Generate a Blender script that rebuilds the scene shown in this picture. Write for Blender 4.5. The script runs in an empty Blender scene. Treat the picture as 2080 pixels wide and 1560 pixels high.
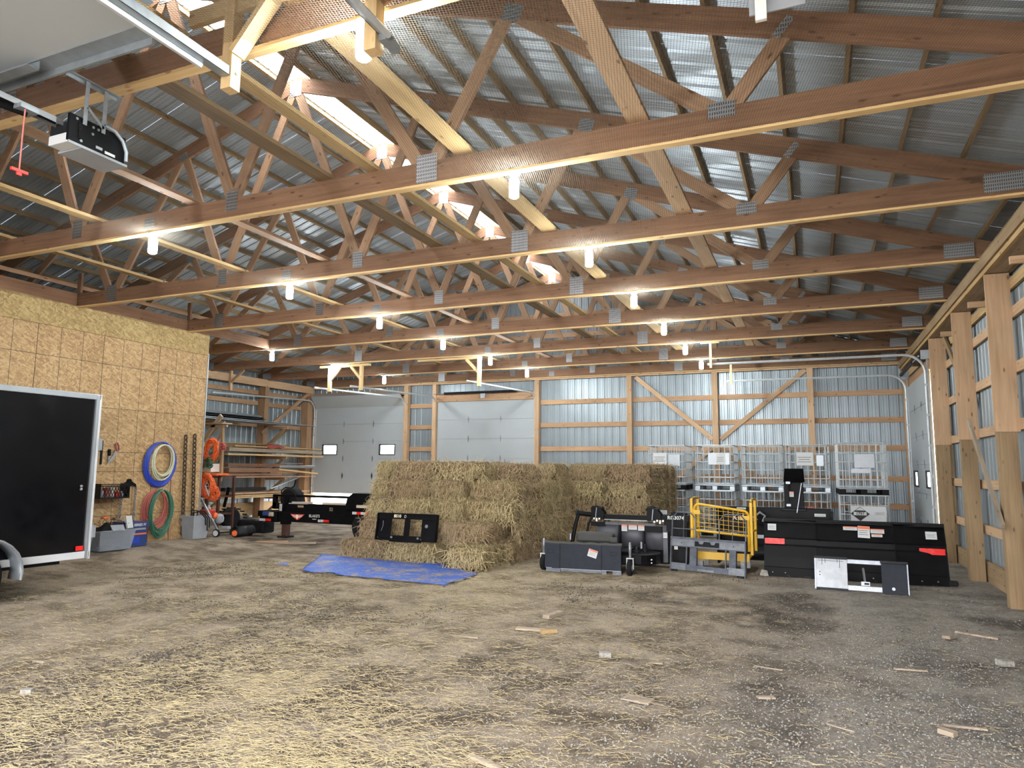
import bpy, math, random
import numpy as np
from mathutils import Vector, Matrix, noise
random.seed(7)
rng = np.random.default_rng(7)
sc = bpy.context.scene
COL = sc.collection

# ------------------------------------------------------------------ camera, sky, exposure
F_PX, YAW, PITCH, ROLL, EYE = 1423.68, 0.4043, 0.1201, 0.0094, 1.673
_f = Vector((-math.sin(YAW) * math.cos(PITCH), math.cos(YAW) * math.cos(PITCH), math.sin(PITCH)))
_r0 = Vector((math.cos(YAW), math.sin(YAW), 0))
_u0 = _r0.cross(_f)
_r = math.cos(ROLL) * _r0 + math.sin(ROLL) * _u0
_u = -math.sin(ROLL) * _r0 + math.cos(ROLL) * _u0
cam = bpy.data.objects.new('camera', bpy.data.cameras.new('camera'))
COL.objects.link(cam)
cam.matrix_world = Matrix(((_r.x, _u.x, -_f.x, 0), (_r.y, _u.y, -_f.y, 0), (_r.z, _u.z, -_f.z, EYE), (0, 0, 0, 1)))
cam.data.sensor_width = 36
cam.data.lens = F_PX / 2080 * 36
cam.data.clip_start = 0.05
cam.data.clip_end = 400
sc.camera = cam

w = bpy.data.worlds.new('world')
sc.world = w
w.use_nodes = True
bg = w.node_tree.nodes['Background']
bg.inputs[0].default_value = (0.97, 0.97, 1.0, 1)
bg.inputs[1].default_value = 7.5
sc.view_settings.view_transform = 'Standard'
sc.view_settings.look = 'None'
sc.view_settings.gamma = 1
sc.view_settings.use_curve_mapping = False
sc.view_settings.exposure = 1.5
sc.cycles.max_bounces = 6
sc.cycles.diffuse_bounces = 4
sc.cycles.glossy_bounces = 2
sc.cycles.adaptive_threshold = .03
sc.cycles.caustics_reflective = False
sc.cycles.caustics_refractive = False
BULB = 210.0

# ------------------------------------------------------------------ helpers
def at(px, py, ax, val):
    """world point seen at a photo pixel, on the plane ax = val"""
    d = _f + (px - 1040) / F_PX * _r - (py - 780) / F_PX * _u
    o = Vector((0, 0, EYE))
    i = 'xyz'.index(ax)
    return o + d * ((val - o[i]) / d[i])

def sstep(t):
    t = max(0.0, min(1.0, t))
    return t * t * (3 - 2 * t)

def gz(x, y):
    """height of the earth floor"""
    return 0.16 * sstep((-9.8 - x) / 2.0) * sstep((12.4 - y) / 1.2) + 0.03 * sstep((-6.0 - x) / 3.0)

def wmat(o):
    m = Matrix.Identity(4)
    while o is not None:
        m = o.matrix_basis @ m
        o = o.parent
    return m

def tag(o, label, cat, group=None, kind=None):
    o['label'] = label
    o['category'] = cat
    if group: o['group'] = group
    if kind: o['kind'] = kind
    return o

def thing(name, label, cat, loc, group=None, rz=0.0):
    o = bpy.data.objects.new(name, None)
    COL.objects.link(o)
    o.location = loc
    o.rotation_euler = (0, 0, rz)
    o.empty_display_size = 0.1
    tag(o, label, cat, group)
    o.matrix_basis = Matrix.Translation(Vector(loc)) @ Matrix.Rotation(rz, 4, 'Z')
    return o

def struct(name, loc=(0, 0, 0)):
    o = bpy.data.objects.new(name, None)
    COL.objects.link(o)
    o.location = loc
    o.matrix_basis = Matrix.Translation(Vector(loc))
    o['kind'] = 'structure'
    return o

def link_mesh(name, me, m, parent, M=None):
    o = bpy.data.objects.new(name, me)
    COL.objects.link(o)
    if m is not None and not me.materials:
        me.materials.append(m)
    if M is None: M = Matrix.Identity(4)
    if parent is not None:
        o.parent = parent
        o.matrix_basis = wmat(parent).inverted() @ M
    else:
        o.matrix_basis = M
    return o

def copy_tree(o, parent=None):
    c = o.copy()
    COL.objects.link(c)
    c.parent = parent
    for ch in o.children:
        copy_tree(ch, c)
    return c

class MB:
    """collects boxes, bars, tubes... in world space, then links ONE mesh object"""
    def __init__(s):
        s.v = []; s.f = []
    def add(s, vs, fs):
        n = len(s.v)
        s.v += [tuple(v) for v in vs]
        s.f += [tuple(i + n for i in f) for f in fs]
        return s
    def box(s, c, d, R=None):
        c = Vector(c); vs = []
        for z in (-.5, .5):
            for x, y in ((-.5, -.5), (.5, -.5), (.5, .5), (-.5, .5)):
                q = Vector((x * d[0], y * d[1], z * d[2]))
                vs.append(c + (R @ q if R is not None else q))
        return s.add(vs, [(3, 2, 1, 0), (4, 5, 6, 7), (0, 1, 5, 4), (1, 2, 6, 5), (2, 3, 7, 6), (3, 0, 4, 7)])
    def b(s, x0, x1, y0, y1, z0, z1):
        return s.box(((x0 + x1) / 2, (y0 + y1) / 2, (z0 + z1) / 2), (abs(x1 - x0), abs(y1 - y0), abs(z1 - z0)))
    def bar(s, p0, p1, w, h, up=(0, 0, 1)):
        p0 = Vector(p0); p1 = Vector(p1); X = (p1 - p0); L = X.length; X.normalize()
        up = Vector(up)
        if abs(X.dot(up.normalized())) > .98: up = Vector((0, 1, 0))
        Y = up.cross(X).normalized(); Z = X.cross(Y)
        R = Matrix((X, Y, Z)).transposed()
        return s.box((p0 + p1) / 2, (L, w, h), R)
    def tube(s, pts, r, n=8, closed=False):
        pts = [Vector(p) for p in pts]; m = len(pts); rings = []
        prev = None
        for i, p in enumerate(pts):
            if closed: t = pts[(i + 1) % m] - pts[i - 1]
            else: t = pts[min(i + 1, m - 1)] - pts[max(i - 1, 0)]
            t.normalize()
            if prev is None:
                a = Vector((0, 0, 1)) if abs(t.z) < .9 else Vector((1, 0, 0))
                u = t.cross(a).normalized()
            else:
                u = (prev - t * prev.dot(t)).normalized()
            prev = u
            v = t.cross(u)
            rr = r[i] if isinstance(r, (list, tuple)) else r
            rings.append([p + (u * math.cos(2 * math.pi * k / n) + v * math.sin(2 * math.pi * k / n)) * rr for k in range(n)])
        vs = [q for ring in rings for q in ring]; fs = []
        for i in range(m if closed else m - 1):
            a = i * n; b = ((i + 1) % m) * n
            for k in range(n):
                fs.append((a + k, a + (k + 1) % n, b + (k + 1) % n, b + k))
        if not closed:
            fs.append(tuple(reversed(range(n)))); fs.append(tuple((m - 1) * n + k for k in range(n)))
        return s.add(vs, fs)
    def cyl(s, p0, p1, r, n=16, r1=None):
        return s.tube([p0, p1], [r, r if r1 is None else r1], n)
    def lathe(s, prof, c, axis=(0, 0, 1), n=20):
        """prof: (radius, height) pairs along axis from c"""
        c = Vector(c); A = Vector(axis).normalized()
        a = Vector((0, 0, 1)) if abs(A.z) < .9 else Vector((1, 0, 0))
        u = A.cross(a).normalized(); v = A.cross(u); vs = []; fs = []
        for r, h in prof:
            for k in range(n):
                t = 2 * math.pi * k / n
                vs.append(c + A * h + (u * math.cos(t) + v * math.sin(t)) * r)
        for i in range(len(prof) - 1):
            for k in range(n):
                fs.append((i * n + k, i * n + (k + 1) % n, (i + 1) * n + (k + 1) % n, (i + 1) * n + k))
        fs.append(tuple(reversed(range(n)))); fs.append(tuple((len(prof) - 1) * n + k for k in range(n)))
        return s.add(vs, fs)
    def prism(s, poly, O, U, V, D):
        """2D poly in plane (O;U,V), extruded by vector D"""
        O = Vector(O); U = Vector(U); V = Vector(V); D = Vector(D); n = len(poly)
        vs = [O + U * a + V * b for a, b in poly] + [O + U * a + V * b + D for a, b in poly]
        fs = [tuple(reversed(range(n))), tuple(range(n, 2 * n))]
        for i in range(n):
            j = (i + 1) % n
            fs.append((i, j, n + j, n + i))
        return s.add(vs, fs)
    def strip(s, prof, D, th=0.0):
        """open profile of points extruded along D"""
        D = Vector(D); n = len(prof)
        vs = [Vector(p) for p in prof] + [Vector(p) + D for p in prof]
        return s.add(vs, [(i, i + 1, n + i + 1, n + i) for i in range(n - 1)])
    def build(s, name, m, parent=None, smooth=False, bevel=0.0, M=None, solid=0.0):
        me = bpy.data.meshes.new(name)
        vs = s.v
        if parent is not None and M is None:
            W = wmat(parent).inverted()
            vs = [W @ Vector(v) for v in s.v]
        me.from_pydata([tuple(v) for v in vs], [], s.f)
        me.materials.append(m)
        o = bpy.data.objects.new(name, me)
        COL.objects.link(o)
        if parent is not None: o.parent = parent
        if M is not None: o.matrix_basis = M
        me.validate()
        import bmesh
        bm = bmesh.new(); bm.from_mesh(me)
        bmesh.ops.recalc_face_normals(bm, faces=bm.faces)
        bm.to_mesh(me); bm.free()
        if smooth:
            me.polygons.foreach_set('use_smooth', [True] * len(me.polygons))
            try: me.set_sharp_from_angle(angle=math.radians(40))
            except Exception: pass
        if solid:
            md = o.modifiers.new('solid', 'SOLIDIFY'); md.thickness = solid; md.offset = 0
        if bevel:
            md = o.modifiers.new('bevel', 'BEVEL'); md.width = bevel; md.segments = 2; md.limit_method = 'ANGLE'
        return o

def own(o):
    """a single-mesh thing: move its origin to its base centre"""
    me = o.data
    xs = [v.co.copy() for v in me.vertices]
    lo = Vector((min(v.x for v in xs), min(v.y for v in xs), min(v.z for v in xs)))
    hi = Vector((max(v.x for v in xs), max(v.y for v in xs), max(v.z for v in xs)))
    c = Vector(((lo.x + hi.x) / 2, (lo.y + hi.y) / 2, lo.z))
    me.transform(Matrix.Translation(-c))
    o.matrix_basis = Matrix.Translation(c)
    return o

_lum = {}
def lum(name, p0, p1, w, h, m, parent=None, up=(0, 0, 1)):
    """a board: local X along its length (so the grain runs with it)"""
    p0 = Vector(p0); p1 = Vector(p1); X = p1 - p0; L = X.length; X.normalize()
    up = Vector(up)
    if abs(X.dot(up.normalized())) > .98: up = Vector((0, 1, 0))
    Y = up.cross(X).normalized(); Z = X.cross(Y)
    key = (round(L, 3), round(w, 3), round(h, 3), m.name)
    me = _lum.get(key)
    if me is None:
        mb = MB().box((0, 0, 0), (L, w, h))
        me = bpy.data.meshes.new('board'); me.from_pydata(mb.v, [], mb.f); me.materials.append(m)
        _lum[key] = me
    c = (p0 + p1) / 2
    M = Matrix(((X.x, Y.x, Z.x, c.x), (X.y, Y.y, Z.y, c.y), (X.z, Y.z, Z.z, c.z), (0, 0, 0, 1)))
    return link_mesh(name, me, None, parent, M)

def text(name, s, size, m, parent, M, depth=0.002, align='CENTER', bold=False):
    cu = bpy.data.curves.new(name, 'FONT')
    cu.body = s; cu.size = size; cu.align_x = align; cu.align_y = 'CENTER'; cu.extrude = depth
    if bold: cu.offset = size * 0.018
    cu.resolution_u = 3
    to = bpy.data.objects.new(name, cu)
    COL.objects.link(to)
    dg = bpy.context.evaluated_depsgraph_get()
    me = bpy.data.meshes.new_from_object(to.evaluated_get(dg))
    bpy.data.objects.remove(to); bpy.data.curves.remove(cu)
    me.name = name
    me.materials.clear(); me.materials.append(m)
    return link_mesh(name, me, None, parent, M)

def facing_y(p, tilt=0.0, roll=0.0):
    """text/decal frame facing -Y (toward the front of the barn)"""
    return Matrix.Translation(Vector(p)) @ Matrix.Rotation(math.pi / 2 - tilt, 4, 'X') @ Matrix.Rotation(roll, 4, 'Z')

# ------------------------------------------------------------------ materials
def newmat(name):
    m = bpy.data.materials.new(name); m.use_nodes = True
    nt = m.node_tree
    return m, nt, nt.nodes['Principled BSDF']

def N(nt, typ, **kw):
    n = nt.nodes.new(typ)
    for k, v in kw.items():
        if k.startswith('i_'):
            key = k[2:]
            key = int(key) if key.isdigit() else key
            if isinstance(v, bpy.types.NodeSocket): nt.links.new(v, n.inputs[key])
            else: n.inputs[key].default_value = v
        else: setattr(n, k, v)
    return n

def ramp(nt, fac, stops, interp='LINEAR'):
    n = nt.nodes.new('ShaderNodeValToRGB')
    n.color_ramp.interpolation = interp
    e = n.color_ramp.elements
    while len(e) < len(stops): e.new(.5)
    for q, (p, c) in zip(e, stops):
        q.position = p; q.color = (*c, 1) if len(c) == 3 else c
    nt.links.new(fac, n.inputs[0])
    return n.outputs[0]

def mixc(nt, fac, a, b, mode='MIX'):
    n = nt.nodes.new('ShaderNodeMixRGB'); n.blend_type = mode
    for i, v in enumerate((fac, a, b)):
        if isinstance(v, bpy.types.NodeSocket): nt.links.new(v, n.inputs[i])
        elif i == 0: n.inputs[0].default_value = v
        else: n.inputs[i].default_value = (*v, 1)
    return n.outputs[0]

def mth(nt, op, a, b=None, c=None):
    n = nt.nodes.new('ShaderNodeMath'); n.operation = op
    for i, v in enumerate((a, b, c)):
        if v is None: continue
        if isinstance(v, bpy.types.NodeSocket): nt.links.new(v, n.inputs[i])
        else: n.inputs[i].default_value = v
    return n.outputs[0]

def bump(nt, bs, h, strength=.3, dist=.01):
    n = N(nt, 'ShaderNodeBump', i_Strength=strength, i_Distance=dist, i_Height=h)
    nt.links.new(n.outputs[0], bs.inputs['Normal'])

def plain(name, c, rough=.5, metal=0.0, var=.12, scale=6.0, bmp=0.0, spec=.5):
    m, nt, bs = newmat(name)
    tc = N(nt, 'ShaderNodeTexCoord')
    nz = N(nt, 'ShaderNodeTexNoise', i_Vector=tc.outputs['Object'], i_Scale=scale, i_Detail=5.0, i_Roughness=.65)
    lo = tuple(x * (1 - var) for x in c); hi = tuple(min(1, x * (1 + var)) for x in c)
    col = ramp(nt, nz.outputs[0], [(.3, lo), (.7, hi)])
    nt.links.new(col, bs.inputs['Base Color'])
    bs.inputs['Metallic'].default_value = metal
    r2 = mth(nt, 'MULTIPLY_ADD', nz.outputs[0], .25, rough - .12)
    nt.links.new(r2, bs.inputs['Roughness'])
    bs.inputs['Specular IOR Level'].default_value = spec
    if bmp: bump(nt, bs, nz.outputs[0], bmp)
    return m

def wood(name, dark, light, knot=(.10, .05, .025), rough=.75, vary=.25, knots=True):
    m, nt, bs = newmat(name)
    tc = N(nt, 'ShaderNodeTexCoord'); oi = N(nt, 'ShaderNodeObjectInfo')
    off = N(nt, 'ShaderNodeVectorMath', operation='SCALE'); off.inputs[0].default_value = (37, 11, 23)
    nt.links.new(oi.outputs['Random'], off.inputs['Scale'])
    add = N(nt, 'ShaderNodeVectorMath', operation='ADD')
    nt.links.new(tc.outputs['Object'], add.inputs[0]); nt.links.new(off.outputs[0], add.inputs[1])
    mp = N(nt, 'ShaderNodeMapping', i_Vector=add.outputs[0]); mp.inputs['Scale'].default_value = (1.2, 30, 30)
    g = N(nt, 'ShaderNodeTexNoise', i_Vector=mp.outputs[0], i_Scale=1.0, i_Detail=5.0, i_Roughness=.6, i_Distortion=.8)
    mp2 = N(nt, 'ShaderNodeMapping', i_Vector=add.outputs[0]); mp2.inputs['Scale'].default_value = (.8, 2.5, 2.5)
    g2 = N(nt, 'ShaderNodeTexNoise', i_Vector=mp2.outputs[0], i_Scale=1.5, i_Detail=3.0)
    f = mth(nt, 'ADD', mth(nt, 'MULTIPLY', g.outputs[0], .6), mth(nt, 'MULTIPLY', g2.outputs[0], .45))
    col = ramp(nt, f, [(.36, dark), (.66, light)])
    if knots:
        mp3 = N(nt, 'ShaderNodeMapping', i_Vector=add.outputs[0]); mp3.inputs['Scale'].default_value = (2.4, 6.5, 6.5)
        vo = N(nt, 'ShaderNodeTexVoronoi', i_Vector=mp3.outputs[0], i_Scale=1.6)
        k = ramp(nt, vo.outputs['Distance'], [(.07, (1, 1, 1)), (.17, (0, 0, 0))])
        col = mixc(nt, mth(nt, 'MULTIPLY', k, .8), col, knot)
    v = mth(nt, 'MULTIPLY_ADD', oi.outputs['Random'], vary, 1 - vary / 2)
    hs = N(nt, 'ShaderNodeHueSaturation', i_Color=col, i_Value=v)
    nt.links.new(hs.outputs[0], bs.inputs['Base Color'])
    bs.inputs['Roughness'].default_value = rough
    bs.inputs['Specular IOR Level'].default_value = .3
    bump(nt, bs, g.outputs[0], .15, .004)
    return m

M_TRUSS = wood('truss_wood', (.205, .107, .062), (.375, .205, .12))
M_WEB = wood('web_wood', (.32, .19, .115), (.52, .325, .20))
M_FRESH = wood('fresh_pine', (.48, .32, .15), (.69, .50, .27), knot=(.30, .15, .06))
M_BRACE = wood('brace_pine', (.36, .23, .10), (.56, .38, .18), knot=(.2, .1, .05))
M_POST = wood('new_post_wood', (.42, .27, .155), (.60, .40, .245), knot=(.14, .06, .03))
M_TREAT = wood('treated_wood', (.22, .145, .08), (.37, .255, .14), knot=(.10, .06, .03))
M_GIRT = wood('girt_wood', (.34, .20, .115), (.51, .32, .185), knot=(.15, .07, .03))
M_PURL = wood('purlin_wood', (.19, .125, .065), (.33, .22, .115))
M_OLDW = wood('old_board', (.24, .185, .135), (.42, .34, .255))
M_REDW = wood('red_brown_board', (.17, .085, .05), (.30, .16, .095))
M_BATTEN = wood('batten_pine', (.58, .38, .17), (.80, .57, .29), knot=(.35, .18, .07), vary=.12)

def siding_mat(name, c, rough, metal, streak=.0):
    m, nt, bs = newmat(name)
    tc = N(nt, 'ShaderNodeTexCoord')
    nz = N(nt, 'ShaderNodeTexNoise', i_Vector=tc.outputs['Object'], i_Scale=1.3, i_Detail=4.0)
    n2 = N(nt, 'ShaderNodeTexNoise', i_Vector=tc.outputs['Object'], i_Scale=45.0, i_Detail=2.0)
    oi = N(nt, 'ShaderNodeObjectInfo')
    col = ramp(nt, nz.outputs[0], [(.3, tuple(x * .9 for x in c)), (.7, tuple(min(1, x * 1.08) for x in c))])
    v = mth(nt, 'MULTIPLY_ADD', oi.outputs['Random'], .08, .96)
    hs = N(nt, 'ShaderNodeHueSaturation', i_Color=col, i_Value=v)
    nt.links.new(hs.outputs[0], bs.inputs['Base Color'])
    bs.inputs['Metallic'].default_value = metal
    nt.links.new(mth(nt, 'MULTIPLY_ADD', n2.outputs[0], .15, rough - .07), bs.inputs['Roughness'])
    bump(nt, bs, nz.outputs[0], .25, .02)
    return m
M_SIDE = siding_mat('wall_siding_metal', (.285, .325, .35), .38, .3)
M_ROOF = siding_mat('roof_metal', (.40, .45, .49), .38, .4)

def translucent(name, c):
    m, nt, bs = newmat(name)
    t = N(nt, 'ShaderNodeBsdfTranslucent', i_Color=(*c, 1))
    g = N(nt, 'ShaderNodeBsdfDiffuse', i_Color=(*c, 1))
    tc = N(nt, 'ShaderNodeTexCoord')
    nz = N(nt, 'ShaderNodeTexNoise', i_Vector=tc.outputs['Object'], i_Scale=3.0, i_Detail=4.0)
    mx = N(nt, 'ShaderNodeMixShader', i_0=mth(nt, 'MULTIPLY_ADD', nz.outputs[0], .15, .1))
    nt.links.new(t.outputs[0], mx.inputs[1]); nt.links.new(g.outputs[0], mx.inputs[2])
    nt.links.new(mx.outputs[0], nt.nodes['Material Output'].inputs[0])
    return m
M_SKYL = translucent('skylight_plastic', (.93, .95, .96))

def glass_mat(name):
    m, nt, bs = newmat(name)
    t = N(nt, 'ShaderNodeBsdfTransparent', i_Color=(.93, .97, .94, 1))
    g = N(nt, 'ShaderNodeBsdfGlossy', i_Color=(1, 1, 1, 1), i_Roughness=.05)
    lw = N(nt, 'ShaderNodeLayerWeight', i_Blend=.15)
    mx = N(nt, 'ShaderNodeMixShader')
    nt.links.new(lw.outputs['Fresnel'], mx.inputs[0])
    nt.links.new(t.outputs[0], mx.inputs[1]); nt.links.new(g.outputs[0], mx.inputs[2])
    nt.links.new(mx.outputs[0], nt.nodes['Material Output'].inputs[0])
    return m
M_GLASS = glass_mat('window_glass')
M_FROST = translucent('frosted_pane', (.9, .93, .92))

def net_mat():
    """bird net: square mesh of thin black strands"""
    m, nt, bs = newmat('bird_net')
    tc = N(nt, 'ShaderNodeTexCoord')
    sp = N(nt, 'ShaderNodeSeparateXYZ', i_Vector=tc.outputs['Object'])
    P = .0205; T = .11
    a = mth(nt, 'LESS_THAN', mth(nt, 'FRACT', mth(nt, 'MULTIPLY', mth(nt, 'MULTIPLY_ADD', sp.outputs[1], .22, sp.outputs[0]), 1 / P)), T)
    b = mth(nt, 'LESS_THAN', mth(nt, 'FRACT', mth(nt, 'MULTIPLY', mth(nt, 'MULTIPLY_ADD', sp.outputs[0], -.22, sp.outputs[1]), 1 / P)), T)
    k = mth(nt, 'MAXIMUM', a, b)
    t = N(nt, 'ShaderNodeBsdfTransparent')
    bs.inputs['Base Color'].default_value = (.12, .105, .085, 1)
    bs.inputs['Roughness'].default_value = 1.0; bs.inputs['Specular IOR Level'].default_value = 0.0
    mx = N(nt, 'ShaderNodeMixShader', i_0=k)
    nt.links.new(t.outputs[0], mx.inputs[1]); nt.links.new(bs.outputs[0], mx.inputs[2])
    nt.links.new(mx.outputs[0], nt.nodes['Material Output'].inputs[0])
    return m
M_NET = net_mat()

def plate_mat():
    m, nt, bs = newmat('galvanised_nail_plate')
    tc = N(nt, 'ShaderNodeTexCoord')
    sp = N(nt, 'ShaderNodeSeparateXYZ', i_Vector=tc.outputs['Object'])
    a = mth(nt, 'LESS_THAN', mth(nt, 'FRACT', mth(nt, 'MULTIPLY', sp.outputs[0], 52.0)), .42)
    b = mth(nt, 'LESS_THAN', mth(nt, 'FRACT', mth(nt, 'MULTIPLY', sp.outputs[2], 26.0)), .62)
    k = mth(nt, 'MULTIPLY', a, b)
    col = mixc(nt, k, (.55, .57, .60), (.10, .09, .085))
    nt.links.new(col, bs.inputs['Base Color'])
    bs.inputs['Metallic'].default_value = .75
    bs.inputs['Roughness'].default_value = .38
    bump(nt, bs, k, -.4, .004)
    return m
M_PLATE = plate_mat()

def emit(name, c, s):
    m, nt, bs = newmat(name)
    e = N(nt, 'ShaderNodeEmission', i_Color=(*c, 1), i_Strength=s)
    nt.links.new(e.outputs[0], nt.nodes['Material Output'].inputs[0])
    return m
M_BULB = emit('lamp_tube', (.90, .98, 1.0), BULB)

def osb_mat(name, tint=(1, 1, 1), lines=True):
    m, nt, bs = newmat(name)
    tc = N(nt, 'ShaderNodeTexCoord'); oi = N(nt, 'ShaderNodeObjectInfo')
    off = N(nt, 'ShaderNodeVectorMath', operation='SCALE'); off.inputs[0].default_value = (17, 31, 23)
    nt.links.new(oi.outputs['Random'], off.inputs['Scale'])
    add = N(nt, 'ShaderNodeVectorMath', operation='ADD')
    nt.links.new(tc.outputs['Object'], add.inputs[0]); nt.links.new(off.outputs[0], add.inputs[1])
    cols = []
    for ang, s in ((.45, 1.0), (-.8, 1.25), (1.35, 1.1)):
        mr = N(nt, 'ShaderNodeMapping', i_Vector=add.outputs[0]); mr.inputs['Rotation'].default_value = (ang, 0, 0)
        mp = N(nt, 'ShaderNodeMapping', i_Vector=mr.outputs[0]); mp.inputs['Scale'].default_value = (13 * s, 13 * s, 42 * s)
        vo = N(nt, 'ShaderNodeTexVoronoi', i_Vector=mp.outputs[0], i_Scale=1.0)
        sp = N(nt, 'ShaderNodeSeparateXYZ', i_Vector=vo.outputs['Color'])
        cols.append((sp.outputs[0], sp.outputs[1]))
    f = cols[2][0]
    for c in (cols[1], cols[0]):
        k = mth(nt, 'GREATER_THAN', c[1], .5)
        f = mth(nt, 'ADD', mth(nt, 'MULTIPLY', f, mth(nt, 'SUBTRACT', 1.0, k)), mth(nt, 'MULTIPLY', c[0], k))
    fn = N(nt, 'ShaderNodeTexNoise', i_Vector=add.outputs[0], i_Scale=1.4, i_Detail=3.0)
    f = mth(nt, 'ADD', mth(nt, 'MULTIPLY', f, .62), mth(nt, 'MULTIPLY', fn.outputs[0], .42))
    col = ramp(nt, f, [(.12, tuple(a * b for a, b in zip((.29, .165, .072), tint))), (.5, tuple(a * b for a, b in zip((.455, .285, .13), tint))), (.92, tuple(a * b for a, b in zip((.63, .435, .225), tint)))])
    if lines:
        sp = N(nt, 'ShaderNodeSeparateXYZ', i_Vector=tc.outputs['Object'])
        wob = N(nt, 'ShaderNodeTexNoise', i_Vector=tc.outputs['Object'], i_Scale=1.5)
        yy = mth(nt, 'MULTIPLY_ADD', wob.outputs[0], .012, sp.outputs[1])
        a = mth(nt, 'LESS_THAN', mth(nt, 'FRACT', mth(nt, 'MULTIPLY', mth(nt, 'ADD', yy, 0.2), 1 / .406)), .022)
        b = mth(nt, 'LESS_THAN', mth(nt, 'FRACT', mth(nt, 'MULTIPLY', mth(nt, 'ADD', sp.outputs[2], 5.0), 1 / .813)), .012)
        k = mth(nt, 'MULTIPLY', mth(nt, 'MAXIMUM', a, b), .9)
        col = mixc(nt, k, col, (.07, .045, .025))
    nt.links.new(col, bs.inputs['Base Color'])
    bs.inputs['Roughness'].default_value = .7
    bump(nt, bs, f, .25, .004)
    return m
M_OSB = osb_mat('osb_board')
M_OSBT = osb_mat('osb_trim', (.9, .97, .84), False)

M_GALV = plain('galvanised_steel', (.33, .365, .395), .38, .6, .15, 9)
M_GALVR = plain('galvanised_tube', (.54, .565, .58), .4, .25, .12, 12)
M_DOOR = plain('white_door_steel', (.385, .41, .425), .5, 0, .03, 2)
M_BLACKP = plain('black_paint', (.0042, .0042, .005), .45, 0, .35, 7, 0, .12)
M_BLACKG = plain('black_gloss', (.003, .003, .004), .14, 0, .3, 4, 0, .35)
M_DARKM = plain('dark_steel', (.013, .0135, .016), .5, .1, .4, 10, 0, .2)
M_RUB = plain('black_rubber', (.011, .011, .012), .8, 0, .3, 20, 0, .2)
M_WHITE = plain('white_paint', (.55, .56, .57), .4, 0, .04)
M_CREAM = plain('porcelain', (.80, .78, .72), .3, 0, .03)
M_CHAR = plain('charcoal_plastic', (.023, .026, .035), .6, 0, .18, 9, .05, .18)
M_CUSH = plain('grey_vinyl', (.04, .039, .036), .65, 0, .12, 30, .1)
M_SPIN = plain('grey_steel_drum', (.085, .085, .098), .55, .15, .2, 5)
M_YEL = plain('yellow_paint', (.66, .38, .012), .4, 0, .08)
M_RED = plain('red_reflector', (.75, .018, .015), .25, 0, .05)
M_REDP = plain('red_plastic', (.62, .035, .02), .4, 0, .1)
M_ORG = plain('orange_cord', (.80, .14, .03), .5, 0, .15, 20)
M_BLUE = plain('blue_hose', (.025, .06, .42), .35, 0, .15)
M_TARP = None
M_PALEH = plain('pale_hose', (.62, .62, .44), .4, 0, .1)
M_GRNH = plain('green_hose', (.035, .14, .085), .4, 0, .2)
M_PINKH = plain('red_hose', (.42, .10, .08), .5, 0, .15)
M_CHAIN = plain('rusty_chain', (.11, .075, .05), .6, .5, .4, 30)
M_GREYP = plain('grey_bin_plastic', (.30, .315, .34), .45, 0, .1)
M_ALU = plain('aluminium', (.33, .35, .37), .38, .5, .08, 4)
M_FORK = plain('worn_grey_paint', (.11, .12, .145), .45, .3, .35, 8)
M_LIGHTM = plain('bare_worn_steel', (.26, .275, .30), .4, .6, .25, 9)
M_STICK = plain('white_label', (.55, .56, .55), .5, 0, .04)
M_ORLAB = plain('orange_label_band', (.75, .16, .06), .5, 0, .05)
M_TEXT = plain('white_lettering', (.7,.7,.68), .5, 0, .02)
M_YTEXT = plain('cream_lettering', (.85, .80, .55), .5, 0, .02)
M_BTEXT = plain('black_lettering', (.012, .012, .012), .6, 0, .02)
M_BROWN = plain('rust_brown_paint', (.085, .035, .025), .5, .1, .25, 8)
M_DECK = wood('deck_wood', (.40, .33, .25), (.58, .5, .4))
M_NAVY = plain('navy_box', (.02, .045, .17), .5, 0, .1)
M_ROPE = plain('red_rope', (.55, .16, .14), .7, 0, .1)

def clear_plastic():
    m, nt, bs = newmat('cloudy_plastic')
    bs.inputs['Base Color'].default_value = (.62, .66, .72, 1)
    bs.inputs['Roughness'].default_value = .25
    t = N(nt, 'ShaderNodeBsdfTransparent', i_Color=(.85, .88, .93, 1))
    tc = N(nt, 'ShaderNodeTexCoord')
    nz = N(nt, 'ShaderNodeTexNoise', i_Vector=tc.outputs['Object'], i_Scale=5.0)
    mx = N(nt, 'ShaderNodeMixShader', i_0=mth(nt, 'MULTIPLY_ADD', nz.outputs[0], .08, .24))
    nt.links.new(t.outputs[0], mx.inputs[1]); nt.links.new(bs.outputs[0], mx.inputs[2])
    nt.links.new(mx.outputs[0], nt.nodes['Material Output'].inputs[0])
    return m
M_CLEAR = clear_plastic()

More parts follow.
